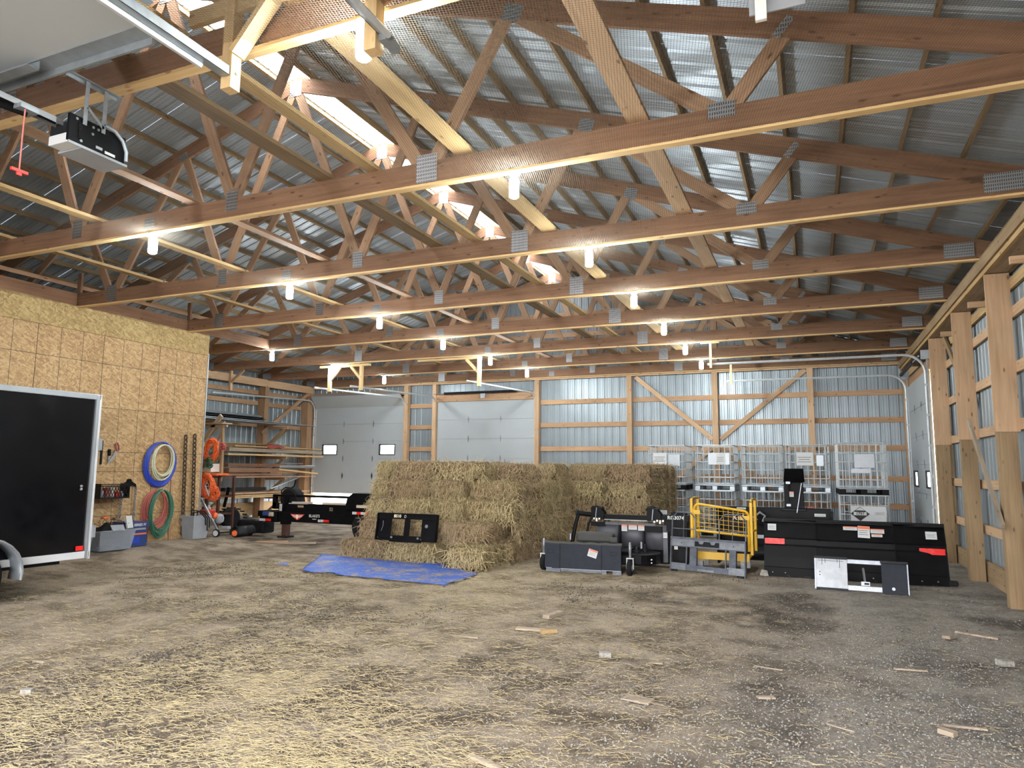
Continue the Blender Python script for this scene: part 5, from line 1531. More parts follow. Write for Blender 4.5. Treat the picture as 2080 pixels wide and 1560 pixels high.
# ------------------------------------------------------------------ stacked tote cages by the back wall
def make_cage(x, y, z, placards, pallet='steel', lower=False):
    """1.0 x 1.2 m tube cage on its pallet; front face at y"""
    t = thing('tote_cage', 'x', 'tote cage', (x, y + .6, z), 'tote cages in two tiers')
    W2, D, zb, zt = .48, 1.16, z + .15, z + 1.15
    r = .05
    def ring(zz, rr=.012):
        q = []
        for cx, cy, a0 in ((x + W2 - r, y + r, -math.pi / 2), (x + W2 - r, y + D - r, 0), (x - W2 + r, y + D - r, math.pi / 2), (x - W2 + r, y + r, math.pi)):
            for i in range(4):
                a = a0 + math.pi / 2 * i / 3; q.append((cx + r * math.cos(a), cy + r * math.sin(a), zz))
        MB().tube(q, rr, 6, True).build('hoop_bar', M_GALVR, t)
    for zz in (zb + .02, zb + .18, zb + .38, zb + .58, zb + .79): ring(zz)
    ring(zt, .016)
    for i in range(7):
        xx = x - W2 + 2 * W2 * (i + .5) / 7
        for yy in (y - .005, y + D + .005): MB().tube([(xx, yy, zb), (xx, yy, zt)], .0105, 6).build('upright_bar', M_GALVR, t)
    for i in range(6):
        yy = y + D * (i + .5) / 6
        for xx in (x - W2 - .005, x + W2 + .005): MB().tube([(xx, yy, zb), (xx, yy, zt)], .0105, 6).build('upright_bar', M_GALVR, t)
    m = M_GALV if pallet == 'steel' else M_BLACKP
    MB().b(x - .5, x + .5, y - .02, y + 1.18, zb - .03, zb).build('pallet_tray', M_GALV if pallet == 'steel' else M_GREYP, t, bevel=.008)
    for xx in (-.43, 0, .43):
        for yy in (.08, .58, 1.08): MB().box((x + xx, y + yy, z + .065), (.14, .16, .12)).build('pallet_foot', m, t, bevel=.015)
    MB().b(x - .5, x + .5, y + .0, y + 1.16, z, z + .015).build('pallet_base', M_BLACKP if pallet != 'steel' else M_GALV, t)
    f = Fr((x, y - .014, zb))
    for kind, u, v, wd, h in placards:
        if kind == 'paper': f.label(t, u, v, wd, h, .006, 0, False)
        elif kind == 'plate': f.part('metal_placard', M_ALU, t, (u - wd / 2, u + wd / 2, v - h / 2, v + h / 2, 0, .003))
        elif kind == 'pink': f.part('pink_label', M_PINKH, t, (u - wd / 2, u + wd / 2, v - h / 2, v + h / 2, .004, .006))
        elif kind == 'un':
            f.part('metal_placard', M_WHITE, t, (u - wd / 2, u + wd / 2, v - h / 2, v + h / 2, 0, .003))
            d = MB(); s = .19; d.prism([(-s, 0), (0, -s * .82), (s, 0), (0, s * .82)], f.p(u - .16, v, .004), f.U, f.V, f.W * .002); pl = d.build('diamond_mark', M_BTEXT, t)
            d = MB(); s = .175; d.prism([(-s * .52, s * .42), (s * .52, s * .42), (0, s * .82)], f.p(u - .16, v, .0062), f.U, f.V, f.W * .001); d.build('diamond_inner', M_STICK, pl)
            d = MB(); d.prism([(-.13, -.032), (.13, -.032), (.13, .04), (-.13, .04)], f.p(u - .16, v, .0062), f.U, f.V, f.W * .001); d.build('number_panel', M_STICK, pl)
            text('lettering', '1797', .085, M_BTEXT, pl, f.mat(u - .16, v + .002, .0078), .0005, bold=True)
            f.label(t, u + .24, v + .02, .25, .14, .006, 0, False)
    return t
SPOTS = [(-3.56, 18.75, 'first from the left, next to the hay'), (-2.34, 18.75, 'second from the left'), (-1.18, 18.75, 'third from the left'), (-.12, 18.75, 'fourth from the left, behind the chute'), (1.02, 17.55, 'last on the right, tilted, nearest the roller door')]
UP = [[('paper', -.17, .66, .36, .30), ('plate', .20, .62, .30, .30)], [('plate', .12, .66, .52, .30), ('paper', .17, .66, .22, .28)], [], [('paper', -.06, .66, .38, .32), ('plate', .28, .62, .16, .26)], [('plate', .04, .60, .40, .30), ('plate', -.04, .38, .40, .10)]]
LO = [[('paper', -.14, .60, .40, .32)], [], [('plate', .05, .48, .5, .2)], [('paper', -.2, .62, .2, .12), ('pink', .03, .62, .16, .12)], [('un', .06, .60, .70, .34)]]
for (x, y, lab), up, lo in zip(SPOTS, UP, LO):
    a = make_cage(x, y, gz(x, y), lo, 'plastic' if x > .5 or x < -3 else 'steel'); a['label'] = 'galvanised tote cage in the lower tier, ' + lab.replace(', tilted', '')
    b = make_cage(x, y, 1.165, up, 'steel' if -3 < x < .5 else 'plastic'); b['label'] = 'galvanised tote cage in the upper tier, ' + lab
    if x > .5: b.matrix_basis = Matrix.Translation((x - .02, y + .6, 1.165)) @ Matrix.Rotation(.03, 4, 'Z')
# ------------------------------------------------------------------ left side: enclosed trailer
t = thing('enclosed_trailer', 'black enclosed cargo trailer with silver edges at the left edge', 'trailer', (-10.1, 3.8, 0))
MB().b(-11.3, -9.02, .9, 6.56, .50, 2.58).build('cargo_box', M_BLACKG, t)
def wavy_side():
    vs = []; fs = []; n, m = 60, 24
    for j in range(m + 1):
        for i in range(n + 1):
            y = .95 + (6.57 - .95) * i / n; z = .52 + (2.57 - .52) * j / m
            vs.append((-9.012 + .006 * noise.noise((y * .9, z * 1.3, 2)) + .003 * noise.noise((y * 2.4, z * 2, 5)), y, z))
    for j in range(m):
        for i in range(n): k = j * (n + 1) + i; fs.append((k, k + 1, k + n + 2, k + n + 1))
    MB().add(vs, fs).build('side_skin', M_BLACKG, t, smooth=True)
wavy_side()
MB().b(-9.03, -8.985, .9, 6.62, 2.555, 2.63).build('top_rail', M_ALU, t, bevel=.006)
MB().b(-9.03, -8.985, .9, 6.62, .435, .525).build('bottom_rail', M_WHITE, t, bevel=.004)
MB().b(-9.03, -8.982, 6.555, 6.595, .435, 2.62).build('corner_post', M_ALU, t, bevel=.005)
MB().b(-9.04, -8.985, 6.60, 6.635, .42, 2.63).build('door_edge', M_WHITE, t, bevel=.005)
for z in (.78, 1.95): MB().b(-9.0, -8.96, 6.63, 6.67, z - .08, z + .08).build('hinge', M_ALU, t)
MB().b(-9.0, -8.985, 6.43, 6.53, .54, .60).build('marker_light', M_RED, t, bevel=.004)
MB().lathe([(.018, 0), (.018, .012), (.008, .016)], (-9.0, 6.44, 1.385), (1, 0, 0), 12).build('door_hook', M_LIGHTM, t)
MB().lathe([(.018, 0), (.018, .012), (.008, .016)], (-9.0, 6.44, 1.345), (1, 0, 0), 12).build('door_hook', M_LIGHTM, t)
WC = (5.12, .34)
pr = []
for i in range(15):
    a = math.pi * (-.08 + 1.16 * i / 14); pr.append((-9.0, WC[0] + .50 * math.cos(a), WC[1] + .06 + .42 * math.sin(a)))
mb = MB(); mb.strip(pr, (.24, 0, 0)); mb.build('fender', M_GALV, t, smooth=True, solid=.012)
mb = MB(); mb.tube([(q[0] + .24, q[1], q[2]) for q in pr], .014, 6); mb.build('fender_rim', M_ALU, t, smooth=True)
r = .33
wl = MB().lathe([(.2, -.09), (r - .04, -.1), (r, -.07), (r, .07), (r - .04, .1), (.2, .09)], (-8.93, WC[0], r + .02), (1, 0, 0), 32).build('wheel', M_RUB, t, smooth=True)
MB().lathe([(.2, -.08), (.2, .06), (.15, .04), (.06, .08), (.0, .08)], (-8.93, WC[0], r + .02), (1, 0, 0), 24).build('rim', M_ALU, wl, smooth=True)
MB().b(-11.2, -9.1, 1.2, 6.3, .38, .5).build('chassis', M_DARKM, t)
MB().cyl((-11.2, WC[0], .33), (-9.0, WC[0], .33), .04, 10).build('axle', M_DARKM, t)
wl2 = copy_tree(wl, t); wl2.matrix_basis = Matrix.Translation((-2.44, 0, 0)) @ wl.matrix_basis

# ------------------------------------------------------------------ things on and below the chipboard wall
WX = -12.043
def coil(y, z, ry, rz, n, r, m, name, label, parent=None, jit=.03, x=WX + .03, seed=1, ph=0.0, cat='hose'):
    """a hank: several uneven loops of one tube hanging on the wall"""
    rr = random.Random(seed); pts = []
    for k in range(n):
        a0, b0 = ry * (1 + rr.uniform(-jit, jit) * 3), rz * (1 + rr.uniform(-jit, jit) * 2)
        cy, cz = y + rr.uniform(-jit, jit) * ry, z + rz - b0 + rr.uniform(-jit, jit) * .3 * rz; xx = x + rr.uniform(0, .05)
        for i in range(20):
            a = math.pi / 2 + 2 * math.pi * i / 20 + ph
            pts.append((xx + .01 * math.sin(a), cy + a0 * math.cos(a), cz + b0 * math.sin(a)))
    mb = MB(); mb.tube(pts, r, 6)
    o = mb.build(name, m, parent, smooth=True)
    if label: tag(own(o), label, cat)
    return o
coil(10.20, 1.715, .33, .42, 15, .014, M_BLUE, 'hose_coil', 'large blue hose coil hanging on the chipboard wall', jit=.035, seed=3)
coil(10.22, 1.75, .225, .33, 9, .011, M_PALEH, 'hose_coil', 'pale cream hose coil nested inside the blue hose coil', x=WX + .085, jit=.05, seed=5)
coil(10.25, .76, .25, .43, 13, .013, M_GRNH, 'hose_coil', 'dark green hose coil hanging below the blue one', x=WX + .08, jit=.05, seed=8)
coil(10.16, .84, .25, .34, 8, .012, M_PINKH, 'hose_coil', 'faded red hose coil behind the green hose coil', x=WX + .035, jit=.09, seed=9)
o = lum('wood_strip', (WX + .03, 10.56, .19), (WX + .02, 10.54, 1.38), .05, .02, M_GIRT, up=(1, 0, 0)); tag(o, 'narrow wooden strip upright on the wall right of the hose coils', 'board')
def chain(name, y0, z0, y1, z1, x, label, r=.006, ln=.05, m=None, parent=None):
    n = int((z0 - z1) / (ln * .78)); mb = MB()
    for i in range(n):
        s = i / n; c = Vector((x, y0 + (y1 - y0) * s, z0 + (z1 - z0) * s)); A = Vector((0, 1, 0)) if i % 2 else Vector((1, 0, 0))
        w_ = ln * .34; h = ln * .5
        mb.tube([c + A * w_ * math.cos(a) + Vector((0, 0, h * math.sin(a))) for a in [k * math.pi / 4 for k in range(8)]], r, 5, True)
    o = mb.build(name, m or M_CHAIN, parent)
    if label: tag(own(o), label, 'chain')
    return o
c1 = chain('heavy_chain', 10.77, 2.25, 10.84, .22, WX + .07, 'left of two long rusty chains hanging on the chipboard wall', .016, .11)
c2 = chain('heavy_chain', 11.00, 2.28, 11.08, .38, WX + .07, 'right of two long rusty chains hanging near the wall end', .016, .11)
# saw
t = thing('pruning_saw', 'curved pruning saw with orange handle hung on chipboard wall', 'saw', (WX + .02, 9.2, 1.75))
mb = MB(); mb.tube([(WX + .03, 9.28, 2.02), (WX + .03, 9.25, 2.08), (WX + .03, 9.215, 2.07), (WX + .03, 9.225, 1.99), (WX + .03, 9.245, 1.93), (WX + .03, 9.285, 1.95)], .014, 6, True); mb.build('handle', M_PINKH, t, smooth=True)
mb = MB(); mb.prism([(9.215, 1.94), (9.265, 1.93), (9.22, 1.83), (9.14, 1.74), (9.05, 1.67), (9.11, 1.76), (9.17, 1.85)], (WX + .028, 0, 0), (0, 1, 0), (0, 0, 1), (.004, 0, 0)); mb.build('blade', M_ALU, t)
t = thing('drywall_knife', 'small black handled knife hanging left of the pruning saw', 'knife', (WX + .02, 9.1, 1.75))
MB().b(WX + .01, WX + .04, 9.075, 9.125, 1.84, 1.96).build('handle', M_BLACKP, t, bevel=.006); MB().b(WX + .02, WX + .025, 9.085, 9.12, 1.70, 1.84).build('blade', M_ALU, t)
for y, lab in ((8.86, 'left'), (8.95, 'right')):
    o = MB().b(WX + .005, WX + .02, y - .018, y + .018, 1.68, 2.12).build('rubber_strap', M_RUB); tag(own(o), '%s of two black rubber straps hanging beside the trailer door' % lab, 'strap')
# crate
t = thing('wall_crate', 'dark plastic lattice crate of odds and ends fixed to the wall', 'crate', (WX + .13, 9.08, 1.06))
y0, y1, z0, z1, xf = 8.80, 9.40, 1.07, 1.33, WX + .26
for z in (z0, z1 - .02, z1 - .05): MB().b(xf - .015, xf, y0, y1, z, z + .016).build('crate_rail', M_DARKM, t)
MB().b(WX + .01, xf, y0, y1, z0 - .01, z0).build('crate_floor', M_DARKM, t)
for y in (y0, y1 - .015): MB().b(WX + .01, xf, y, y + .015, z0, z1).build('crate_side', M_DARKM, t)
for i in range(9):
    a = y0 + .04 + i * .06
    if a + .1 < y1: MB().bar((xf - .006, a, z0), (xf - .006, a + .12, z1 - .03), .006, .012, (1, 0, 0)).build('lattice_bar', M_DARKM, t); MB().bar((xf - .008, a + .12, z0), (xf - .008, a, z1 - .03), .006, .012, (1, 0, 0)).build('lattice_bar', M_DARKM, t)
for y, m, w_ in ((8.92, M_GREYP, .05), (9.02, M_PINKH, .08), (9.12, M_CREAM, .06), (9.23, M_REDP, .07), (9.32, M_GREYP, .05)):
    o = MB().b(WX + .06, WX + .17, y - w_ / 2, y + w_ / 2, z0, z0 + .10 + .1 * random.random()).build('small_tin', m, bevel=.01); tag(own(o), {8.92: 'grey tin leftmost in the wall crate', 9.02: 'dull red tin in the wall crate', 9.12: 'cream tin in the middle of the wall crate', 9.23: 'bright red tin in the wall crate', 9.32: 'grey tin rightmost in the wall crate'}[y], 'tin')
# spreader bracket with chains
t = thing('lifting_hook', 'black lifting bracket with two short chains on the wall', 'lifting hook', (WX + .03, 9.55, 1.3))
mb = MB(); mb.prism([(9.40, 1.25), (9.42, 1.31), (9.50, 1.36), (9.52, 1.41), (9.58, 1.41), (9.60, 1.36), (9.69, 1.31), (9.71, 1.25), (9.62, 1.29), (9.5, 1.29)], (WX + .02, 0, 0), (0, 1, 0), (0, 0, 1), (.03, 0, 0)); mb.build('bracket', M_BLACKP, t)
chain('chain', 9.41, 1.25, 9.40, .62, WX + .04, None, .007, .06, M_LIGHTM, t); chain('chain', 9.70, 1.25, 9.70, .60, WX + .04, None, .007, .06, M_LIGHTM, t)
MB().b(WX + .02, WX + .06, 9.66, 9.74, .48, .60).build('hook_tag', M_PINKH, t, bevel=.01)
# plastic bins with clutter
def bin_(y0, y1, x0, x1, h, label):
    g = gz(x0, y0) - .005
    t = thing('storage_bin', label, 'bin', ((x0 + x1) / 2, (y0 + y1) / 2, g))
    i = .05
    v = [(x0 + i, y0 + i, g), (x1 - i, y0 + i, g), (x1 - i, y1 - i, g), (x0 + i, y1 - i, g), (x0, y0, g + h), (x1, y0, g + h), (x1, y1, g + h), (x0, y1, g + h)]
    MB().add(v, [(3, 2, 1, 0), (0, 1, 5, 4), (1, 2, 6, 5), (2, 3, 7, 6), (3, 0, 4, 7)]).build('tub', M_CLEAR, t, solid=.004)
    mb = MB(); mb.tube([v[4], v[5], v[6], v[7]], .012, 6, True); mb.build('rim', M_CLEAR, t)
    return t, g
b1, g = bin_(8.50, 9.20, -11.82, -11.30, .34, 'clear plastic storage bin heaped with black gear')
b2, g = bin_(7.82, 8.44, -11.85, -11.36, .32, 'clear plastic storage bin mostly hidden behind the trailer')
mb = MB(); vs = []; n = 16
for j in range(n + 1):
    for i in range(n + 1):
        y = 8.54 + .60 * i / n; x = -11.78 + .44 * j / n; e = max(0, math.sin(math.pi * i / n) * math.sin(math.pi * j / n))
        vs.append((x, y, g + .22 + (.32 * e ** .6) * (.75 + .35 * noise.noise((x * 6, y * 6, 1))) * (1.25 - .7 * i / n)))
mb.add(vs, [(j * (n + 1) + i, j * (n + 1) + i + 1, (j + 1) * (n + 1) + i + 1, (j + 1) * (n + 1) + i) for j in range(n) for i in range(n)])
tag(own(mb.build('black_gear', M_RUB, smooth=True)), 'heap of black straps and gear spilling from the clear bin', 'gear')
mb = MB()
for i in range(60):
    a = random.uniform(8.55, 9.05); q = Vector((random.uniform(-11.6, -11.33), a, g + .45 + random.uniform(-.08, .1))); mb.tube([q, q + Vector((random.uniform(0, .06), random.uniform(-.12, .12), random.uniform(-.08, .05)))], .004, 4)
o = mb.build('loose_straps', M_BLACKP); tag(own(o), 'tangle of thin black straps on top of the gear heap', 'straps', kind='stuff')
o = MB().box((-11.5, 8.72, g + .56), (.1, .12, .03)).build('orange_reel', M_ORG, bevel=.01); tag(own(o), 'small orange reel on top of the black gear', 'reel')
f = Fr((-11.33, 9.08, g + .36), .25, math.pi / 2 + .2)
o = f.part('paper_bag', M_STICK, None, (-.07, .07, 0, .22, 0, .03)); tag(own(o), 'crumpled white paper bag sticking out of the bin', 'bag')
f = Fr((-11.32, 8.86, g + .33), .7, math.pi / 2 - .2); o = f.part('paper_bag', M_GREYP, None, (-.11, .11, 0, .12, 0, .02)); tag(own(o), 'grey plastic sheet draped over the bin rim', 'sheet')
t = thing('cardboard_box', 'navy blue product box with white lettering beside the clear bin', 'box', (-11.75, 9.45, g))
MB().b(-11.98, -11.52, 9.26, 9.62, g, g + .30).build('box_body', M_NAVY, t, bevel=.004); MB().b(-11.98, -11.50, 9.24, 9.64, g + .34, g + .44).build('box_lid', M_NAVY, t, bevel=.004)
MB().b(-11.96, -11.54, 9.28, 9.60, g + .30, g + .34).build('box_gap', M_STICK, t)
MX = Matrix.Translation((-11.497, 9.44, g + .39)) @ Matrix.Rotation(math.pi / 2, 4, 'Z') @ Matrix.Rotation(math.pi / 2, 4, 'X')
text('lettering', 'SERIES IV', .065, M_TEXT, t, MX, .001, bold=True)
MB().b(-11.519, -11.515, 9.30, 9.60, g + .21, g + .24).build('orange_band', M_ORLAB, t); MB().b(-11.519, -11.514, 9.28, 9.46, g + .06, g + .18).build('blue_panel', M_BLUE, t)
# square grey tub with cables
t = thing('waste_tub', 'grey square tub with black cables hanging over its rim', 'tub', (-11.80, 11.0, g))
x0, x1, y0, y1, h = -12.0, -11.62, 10.78, 11.22, .47
i = .05
v = [(x0 + i, y0 + i, g), (x1 - i, y0 + i, g), (x1 - i, y1 - i, g), (x0 + i, y1 - i, g), (x0, y0, g + h), (x1, y0, g + h), (x1, y1, g + h), (x0, y1, g + h)]
MB().add(v, [(3, 2, 1, 0), (0, 1, 5, 4), (1, 2, 6, 5), (2, 3, 7, 6), (3, 0, 4, 7)]).build('tub_body', M_GREYP, t, solid=.008)
for k, (a, b) in enumerate(((10.9, 11.1), (11.0, 11.15), (10.85, 11.05))):
    o = MB().tube([(-11.8, a, g + .35), (-11.78, a + .02, g + .52 + .03 * k), (-11.66, (a + b) / 2, g + .55), (-11.59, b, g + .42), (-11.585, b + .01, g + .15 + .06 * k)], .013, 7).build('cable', M_RUB, smooth=True)
    tag(own(o), ('black cable with the lowest end over the tub rim', 'black cable hanging down the middle of the tub', 'black cable hanging at the left of the tub')[k], 'cable')
# ------------------------------------------------------------------ sweeper, cords and shelf rack by the end of the wall
t = thing('power_sweeper', 'grey and orange walk-behind sweeper with white and orange wheels', 'sweeper', (-11.7, 11.75, .1))
P = lambda px, py, y=11.75: at(px, py, 'y', y)
W1, W2 = P(439, 1083, 11.62), P(478, 1083, 11.62)
for c, m, nm in ((W1, M_WHITE, 'white_wheel'), (W2, M_ORG, 'orange_wheel')):
    wl = MB().lathe([(.05, -.03), (.075, -.03), (.085, -.015), (.085, .015), (.075, .03), (.05, .03)], (c.x, c.y, c.z), (.25, -1, 0), 20).build('wheel', M_RUB, t, smooth=True)
    MB().lathe([(.068, 0), (.06, .034), (.02, .04), (.0, .04)], (c.x, c.y, c.z), (.25, -1, 0), 16).build('wheel_disc', m, wl, smooth=True)
for c in (W1, W2): MB().cyl((c.x, c.y, c.z), (c.x + .02, c.y + .35, c.z), .015, 8).build('axle', M_DARKM, t)
pr = []
for k in range(11):
    a = math.pi * k / 10; pr.append((W2.x - .04 - .13 * math.cos(a), 11.64, W2.z - .04 + .17 * math.sin(a)))
MB().strip(pr, (.0, .5, 0)).build('brush_hood', M_DARKM, t, smooth=True, solid=.01)
MB().cyl((W2.x - .05, 11.66, W2.z + .0), (W2.x - .05, 12.1, W2.z), .1, 16).build('brush_roll', M_RUB, t, smooth=True)
q = [P(442, 1078), P(425, 1042), P(408, 1012)]
MB().bar(q[0], q[2], .035, .045).build('drive_shaft', M_GALV, t)
MB().tube([P(410, 1015), P(398, 1000), P(388, 990), P(384, 983), P(388, 976), P(396, 973)], .014, 8).build('handle_bar', M_ALU, t, smooth=True)
MB().tube([P(424, 1008), P(420, 998), P(417, 986), P(420, 980)], .014, 8).build('handle_bar', M_ALU, t, smooth=True)
MB().tube([P(394, 974), P(404, 968)], .02, 8).build('grip', M_RUB, t, smooth=True)
MB().lathe([(.05, 0), (.085, .03), (.095, .1), (.08, .17), (.03, .2)], P(446, 1062, 11.8), (.1, -.2, 1), 16).build('engine_case', M_GREYP, t, smooth=True)
MB().lathe([(.06, 0), (.075, .03), (.06, .08), (.0, .09)], P(440, 1049, 11.72), (-.4, -.8, .4), 14).build('engine_cover', M_ORG, t, smooth=True)
MB().bar(P(452, 1072, 11.8), P(466, 1072, 11.8), .1, .07).build('gear_case', M_GREYP, t, bevel=.015)
o = MB().box(P(421, 1042, 12.0), (.28, .2, .16)).build('fuel_can', M_REDP, bevel=.02); o.data.transform(Matrix.Identity(4)); tag(own(o), 'red plastic fuel can behind the sweeper handle', 'fuel can')

t = thing('shelf_rack', 'rust brown shelf rack with timber post past the chipboard wall', 'rack', (-12.95, 12.5, .1))
X0, X1 = -13.45, -12.62
for x in (X0, X1): MB().b(x - .03, x + .03, 12.35, 12.40, .1, 1.45).build('rack_upright', M_BROWN, t); MB().b(x - .03, x + .03, 12.8, 12.85, .1, 1.45).build('rack_upright', M_BROWN, t)
for z in (.55, .95, 1.40): MB().b(X0, X1, 12.33, 12.86, z, z + .03).build('rack_shelf', M_BROWN, t)
MB().b(X0, X1, 12.31, 12.33, 1.19, 1.205).build('rack_rod', M_WHITE, t); MB().b(X0, X1, 12.31, 12.33, .52, .535).build('rack_rod', M_WHITE, t)
lum('timber_post', (-12.62, 12.42, 1.4), (-12.66, 12.42, 2.62), .06, .06, M_TREAT, t, up=(0, 1, 0))
lum('timber_shelf', (-13.6, 12.45, 2.66), (-12.55, 12.45, 2.66), .3, .03, M_OLDW, t); lum('timber_shelf', (-13.6, 12.45, 2.60), (-12.55, 12.45, 2.60), .05, .05, M_OLDW, t)
lum('timber_brace', (-13.5, 12.45, 2.0), (-12.75, 12.45, 2.85), .05, .1, M_OLDW, t); lum('timber_brace', (-13.0, 12.45, 2.05), (-12.66, 12.45, 2.5), .03, .05, M_TREAT, t)
o = MB().b(-13.3, -12.72, 12.2, 12.5, 1.53, 1.72).build('carton', M_CREAM, bevel=.006); tag(own(o), 'beige carton on top of the rust brown rack', 'carton')
o = MB().b(-13.4, -12.45, 12.12, 12.48, 1.455, 1.50).build('orange_tray', M_ORG, bevel=.008); tag(own(o), 'thin orange tray sticking out of the rack top', 'tray')
o = MB().b(-13.4, -13.33, 12.05, 12.1, 1.42, 1.78).build('white_strip', M_WHITE); tag(own(o), 'narrow white strip standing at the left of the carton', 'strip')
for k, (x, z, rr) in enumerate(((-13.1, 1.0, .06), (-12.9, 1.0, .055), (-12.72, 1.0, .05), (-13.05, .6, .05), (-12.9, .6, .05), (-12.75, .6, .055))):
    o = MB().lathe([(rr, 0), (rr, .13), (rr * .5, .15), (rr * .5, .19), (.0, .19)], (x, 12.38, z - .02 + .0), (0, 0, 1), 14).build('paint_tin', (M_GREYP, M_CREAM, M_DARKM, M_NAVY, M_CREAM, M_OLDW)[k], smooth=True)
    tag(own(o), ('grey tin on the middle rack shelf, left', 'cream tin on the middle rack shelf, centre', 'dark tin on the middle rack shelf, right', 'navy tin on the low rack shelf, left', 'cream tin on the low rack shelf, centre', 'brown tin on the low rack shelf, right')[k], 'tin')
def hank(c, ry, rz, n, r, m, seed, label, tilt=0.0, name='extension_cord'):
    rr = random.Random(seed); pts = []
    for k in range(n):
        a0, b0, dx, dz = ry * rr.uniform(.55, 1.08), rz * rr.uniform(.85, 1.06), rr.uniform(-.25, .25) * ry, rr.uniform(-.05, .05)
        for i in range(16):
            a = math.pi / 2 + 2 * math.pi * i / 16
            X, Z = dx + a0 * math.cos(a), dz + b0 * math.sin(a)
            pts.append((c[0] + X * math.cos(tilt) + Z * math.sin(tilt), c[1] + rr.uniform(-.05, .05), c[2] + Z * math.cos(tilt) - X * math.sin(tilt)))
    mb = MB(); mb.tube(pts, r, 5)
    tag(own(mb.build(name, m, smooth=True)), label, 'cord')
c = at(428, 916, 'y', 12.1); hank(c, .18, .27, 16, .011, M_ORG, 4, 'bright orange extension cord hank hanging on the timber post', .1)
c = at(421, 988, 'y', 11.95); hank(c, .17, .26, 18, .011, M_ORG, 6, 'orange extension cord bundle on a reel below the tray', -.25)
c = at(437, 1003, 'y', 11.85); hank(c, .09, .12, 9, .010, M_ORG, 11, 'short orange cord end drooping beside the lower bundle')
c = at(412, 936, 'y', 12.15); hank(c, .11, .13, 9, .012, M_PINKH, 12, 'dark red rope bundle below the upper orange cord', name='rope_bundle')
c = at(424, 940, 'y', 12.05); hank(c, .10, .09, 8, .011, M_GRNH, 14, 'dark green rope bundle below the upper orange cord', name='rope_bundle')
c = at(410, 908, 'y', 12.25); hank(c, .06, .12, 5, .012, M_YEL, 15, 'yellow rope behind the upper orange cord', name='rope_bundle')
c = at(452, 908, 'y', 12.25); hank(c, .06, .07, 5, .012, M_PINKH, 17, 'red rope right of the upper orange cord', name='rope_bundle')
# quad tyre and dark lump behind the rack
t = thing('utility_cart', 'low dark cart with a knobbly tyre behind the sweeper', 'cart', (-12.1, 13.3, .05))
c = at(467, 1052, 'y', 13.0)
wl = MB().lathe([(.1, -.09), (.2, -.1), (.235, -.06), (.235, .06), (.2, .1), (.1, .09)], c, (1, -.35, 0), 24).build('tyre', M_RUB, t, smooth=True)
for k in range(18):
    a = 2 * math.pi * k / 18; MB().box(c + Vector((.03, math.sin(a) * .0, 0)) + Vector((.33 * math.cos(a) * .70, .94 * math.cos(a) * .24, math.sin(a) * .24)), (.12, .03, .03)).build('tread_lug', M_RUB, wl)
MB().b(c.x + .1, c.x + .95, 13.1, 13.5, .10, .40).build('cart_body', M_DARKM, t, bevel=.06)
MB().tube([(c.x + .8, 13.0, .42), (c.x + 1.0, 12.95, .44), (c.x + 1.1, 12.95, .40)], .015, 6).build('draw_bar', M_LIGHTM, t)
MB().bar(at(465, 990, 'y', 12.9), at(455, 1030, 'y', 12.9), .04, .06).build('upright_handle', M_BLACKP, t)

# ------------------------------------------------------------------ lumber rack on the left wall
t = thing('lumber_rack', 'timber arm rack holding stored boards on the left wall', 'rack', (-16.4, 17.5, .1))
for y in (15.4, 18.1):
    for z in (2.98, 2.0, 1.33, .72):
        lum('rack_arm', (-16.58, y + .12, z - .05), (-15.75, y + .12, z - .05), .04, .09, M_GIRT, t)
        lum('rack_strut', (-16.58, y + .12, z - .62), (-15.9, y + .12, z - .1), .04, .08, M_TREAT, t)
LV = {2.98: 'top', 2.0: 'second', 1.33: 'third', .72: 'lowest'}
rr = random.Random(5)
def lboard(x, y0, y1, z, wd, h, m, label, tilt=0.0):
    o = lum('stored_board', (x, y0, z), (x, y1, z + tilt), wd, h, m); tag(o, label, 'board', 'boards stored on the lumber rack')
# second level: pale planks
def col_(x): return ('front', 'second', 'third', 'fourth', 'rear')[x]
for i, x in enumerate((-15.80, -15.98, -16.16, -16.34)):
    lboard(x, 15.7 + .2 * i, 20.05 - .05 * i, 2.02, .16, .05, M_FRESH if i % 2 == 0 else M_OLDW, 'pale plank on the second rack level, bottom layer, %s row' % col_(i))
    lboard(x - .02, 15.75, 20.0 - .1 * i, 2.16, .15, .11, M_OLDW, 'thick weathered plank on the second rack level, middle layer, %s row' % col_(i))
    if i < 3: lboard(x - .05, 16.0 + .2 * i, 20.0, 2.27, .14, .04, M_BRACE, 'thin yellowish plank on the second rack level, upper layer, %s row' % col_(i))
lboard(-16.2, 15.6, 18.6, 2.36, .3, .04, M_TREAT, 'wide dark board on top of the second rack level')
for i, x in enumerate((-15.82, -16.0, -16.2)):
    lboard(x, 15.7, 19.7, 1.345, .17, .035, M_WEB, 'thin plank at the bottom of the third rack level, %s row' % col_(i))
    lboard(x, 15.7, 18.0 - .2 * i, 1.42, .16, .07, M_REDW, 'dark red-brown plank on the third rack level, %s row' % col_(i), .0)
    lboard(x - .02, 15.8, 17.9, 1.55, .15, .13, M_REDW, 'red-brown beam on the third rack level, %s row' % col_(i))
lboard(-15.9, 17.95, 19.9, 1.58, .2, .05, M_FRESH, 'fresh orange plank end on the third rack level', -.14)
lboard(-16.1, 16.0, 18.55, 1.70, .18, .1, M_REDW, 'long red-brown beam on top of the third rack level')
o = MB().b(-16.25, -16.0, 18.2, 20.0, 1.62, 1.72).build('metal_trim', M_ALU, bevel=.02); tag(own(o), 'bright folded metal trim on the third rack level', 'metal trim')
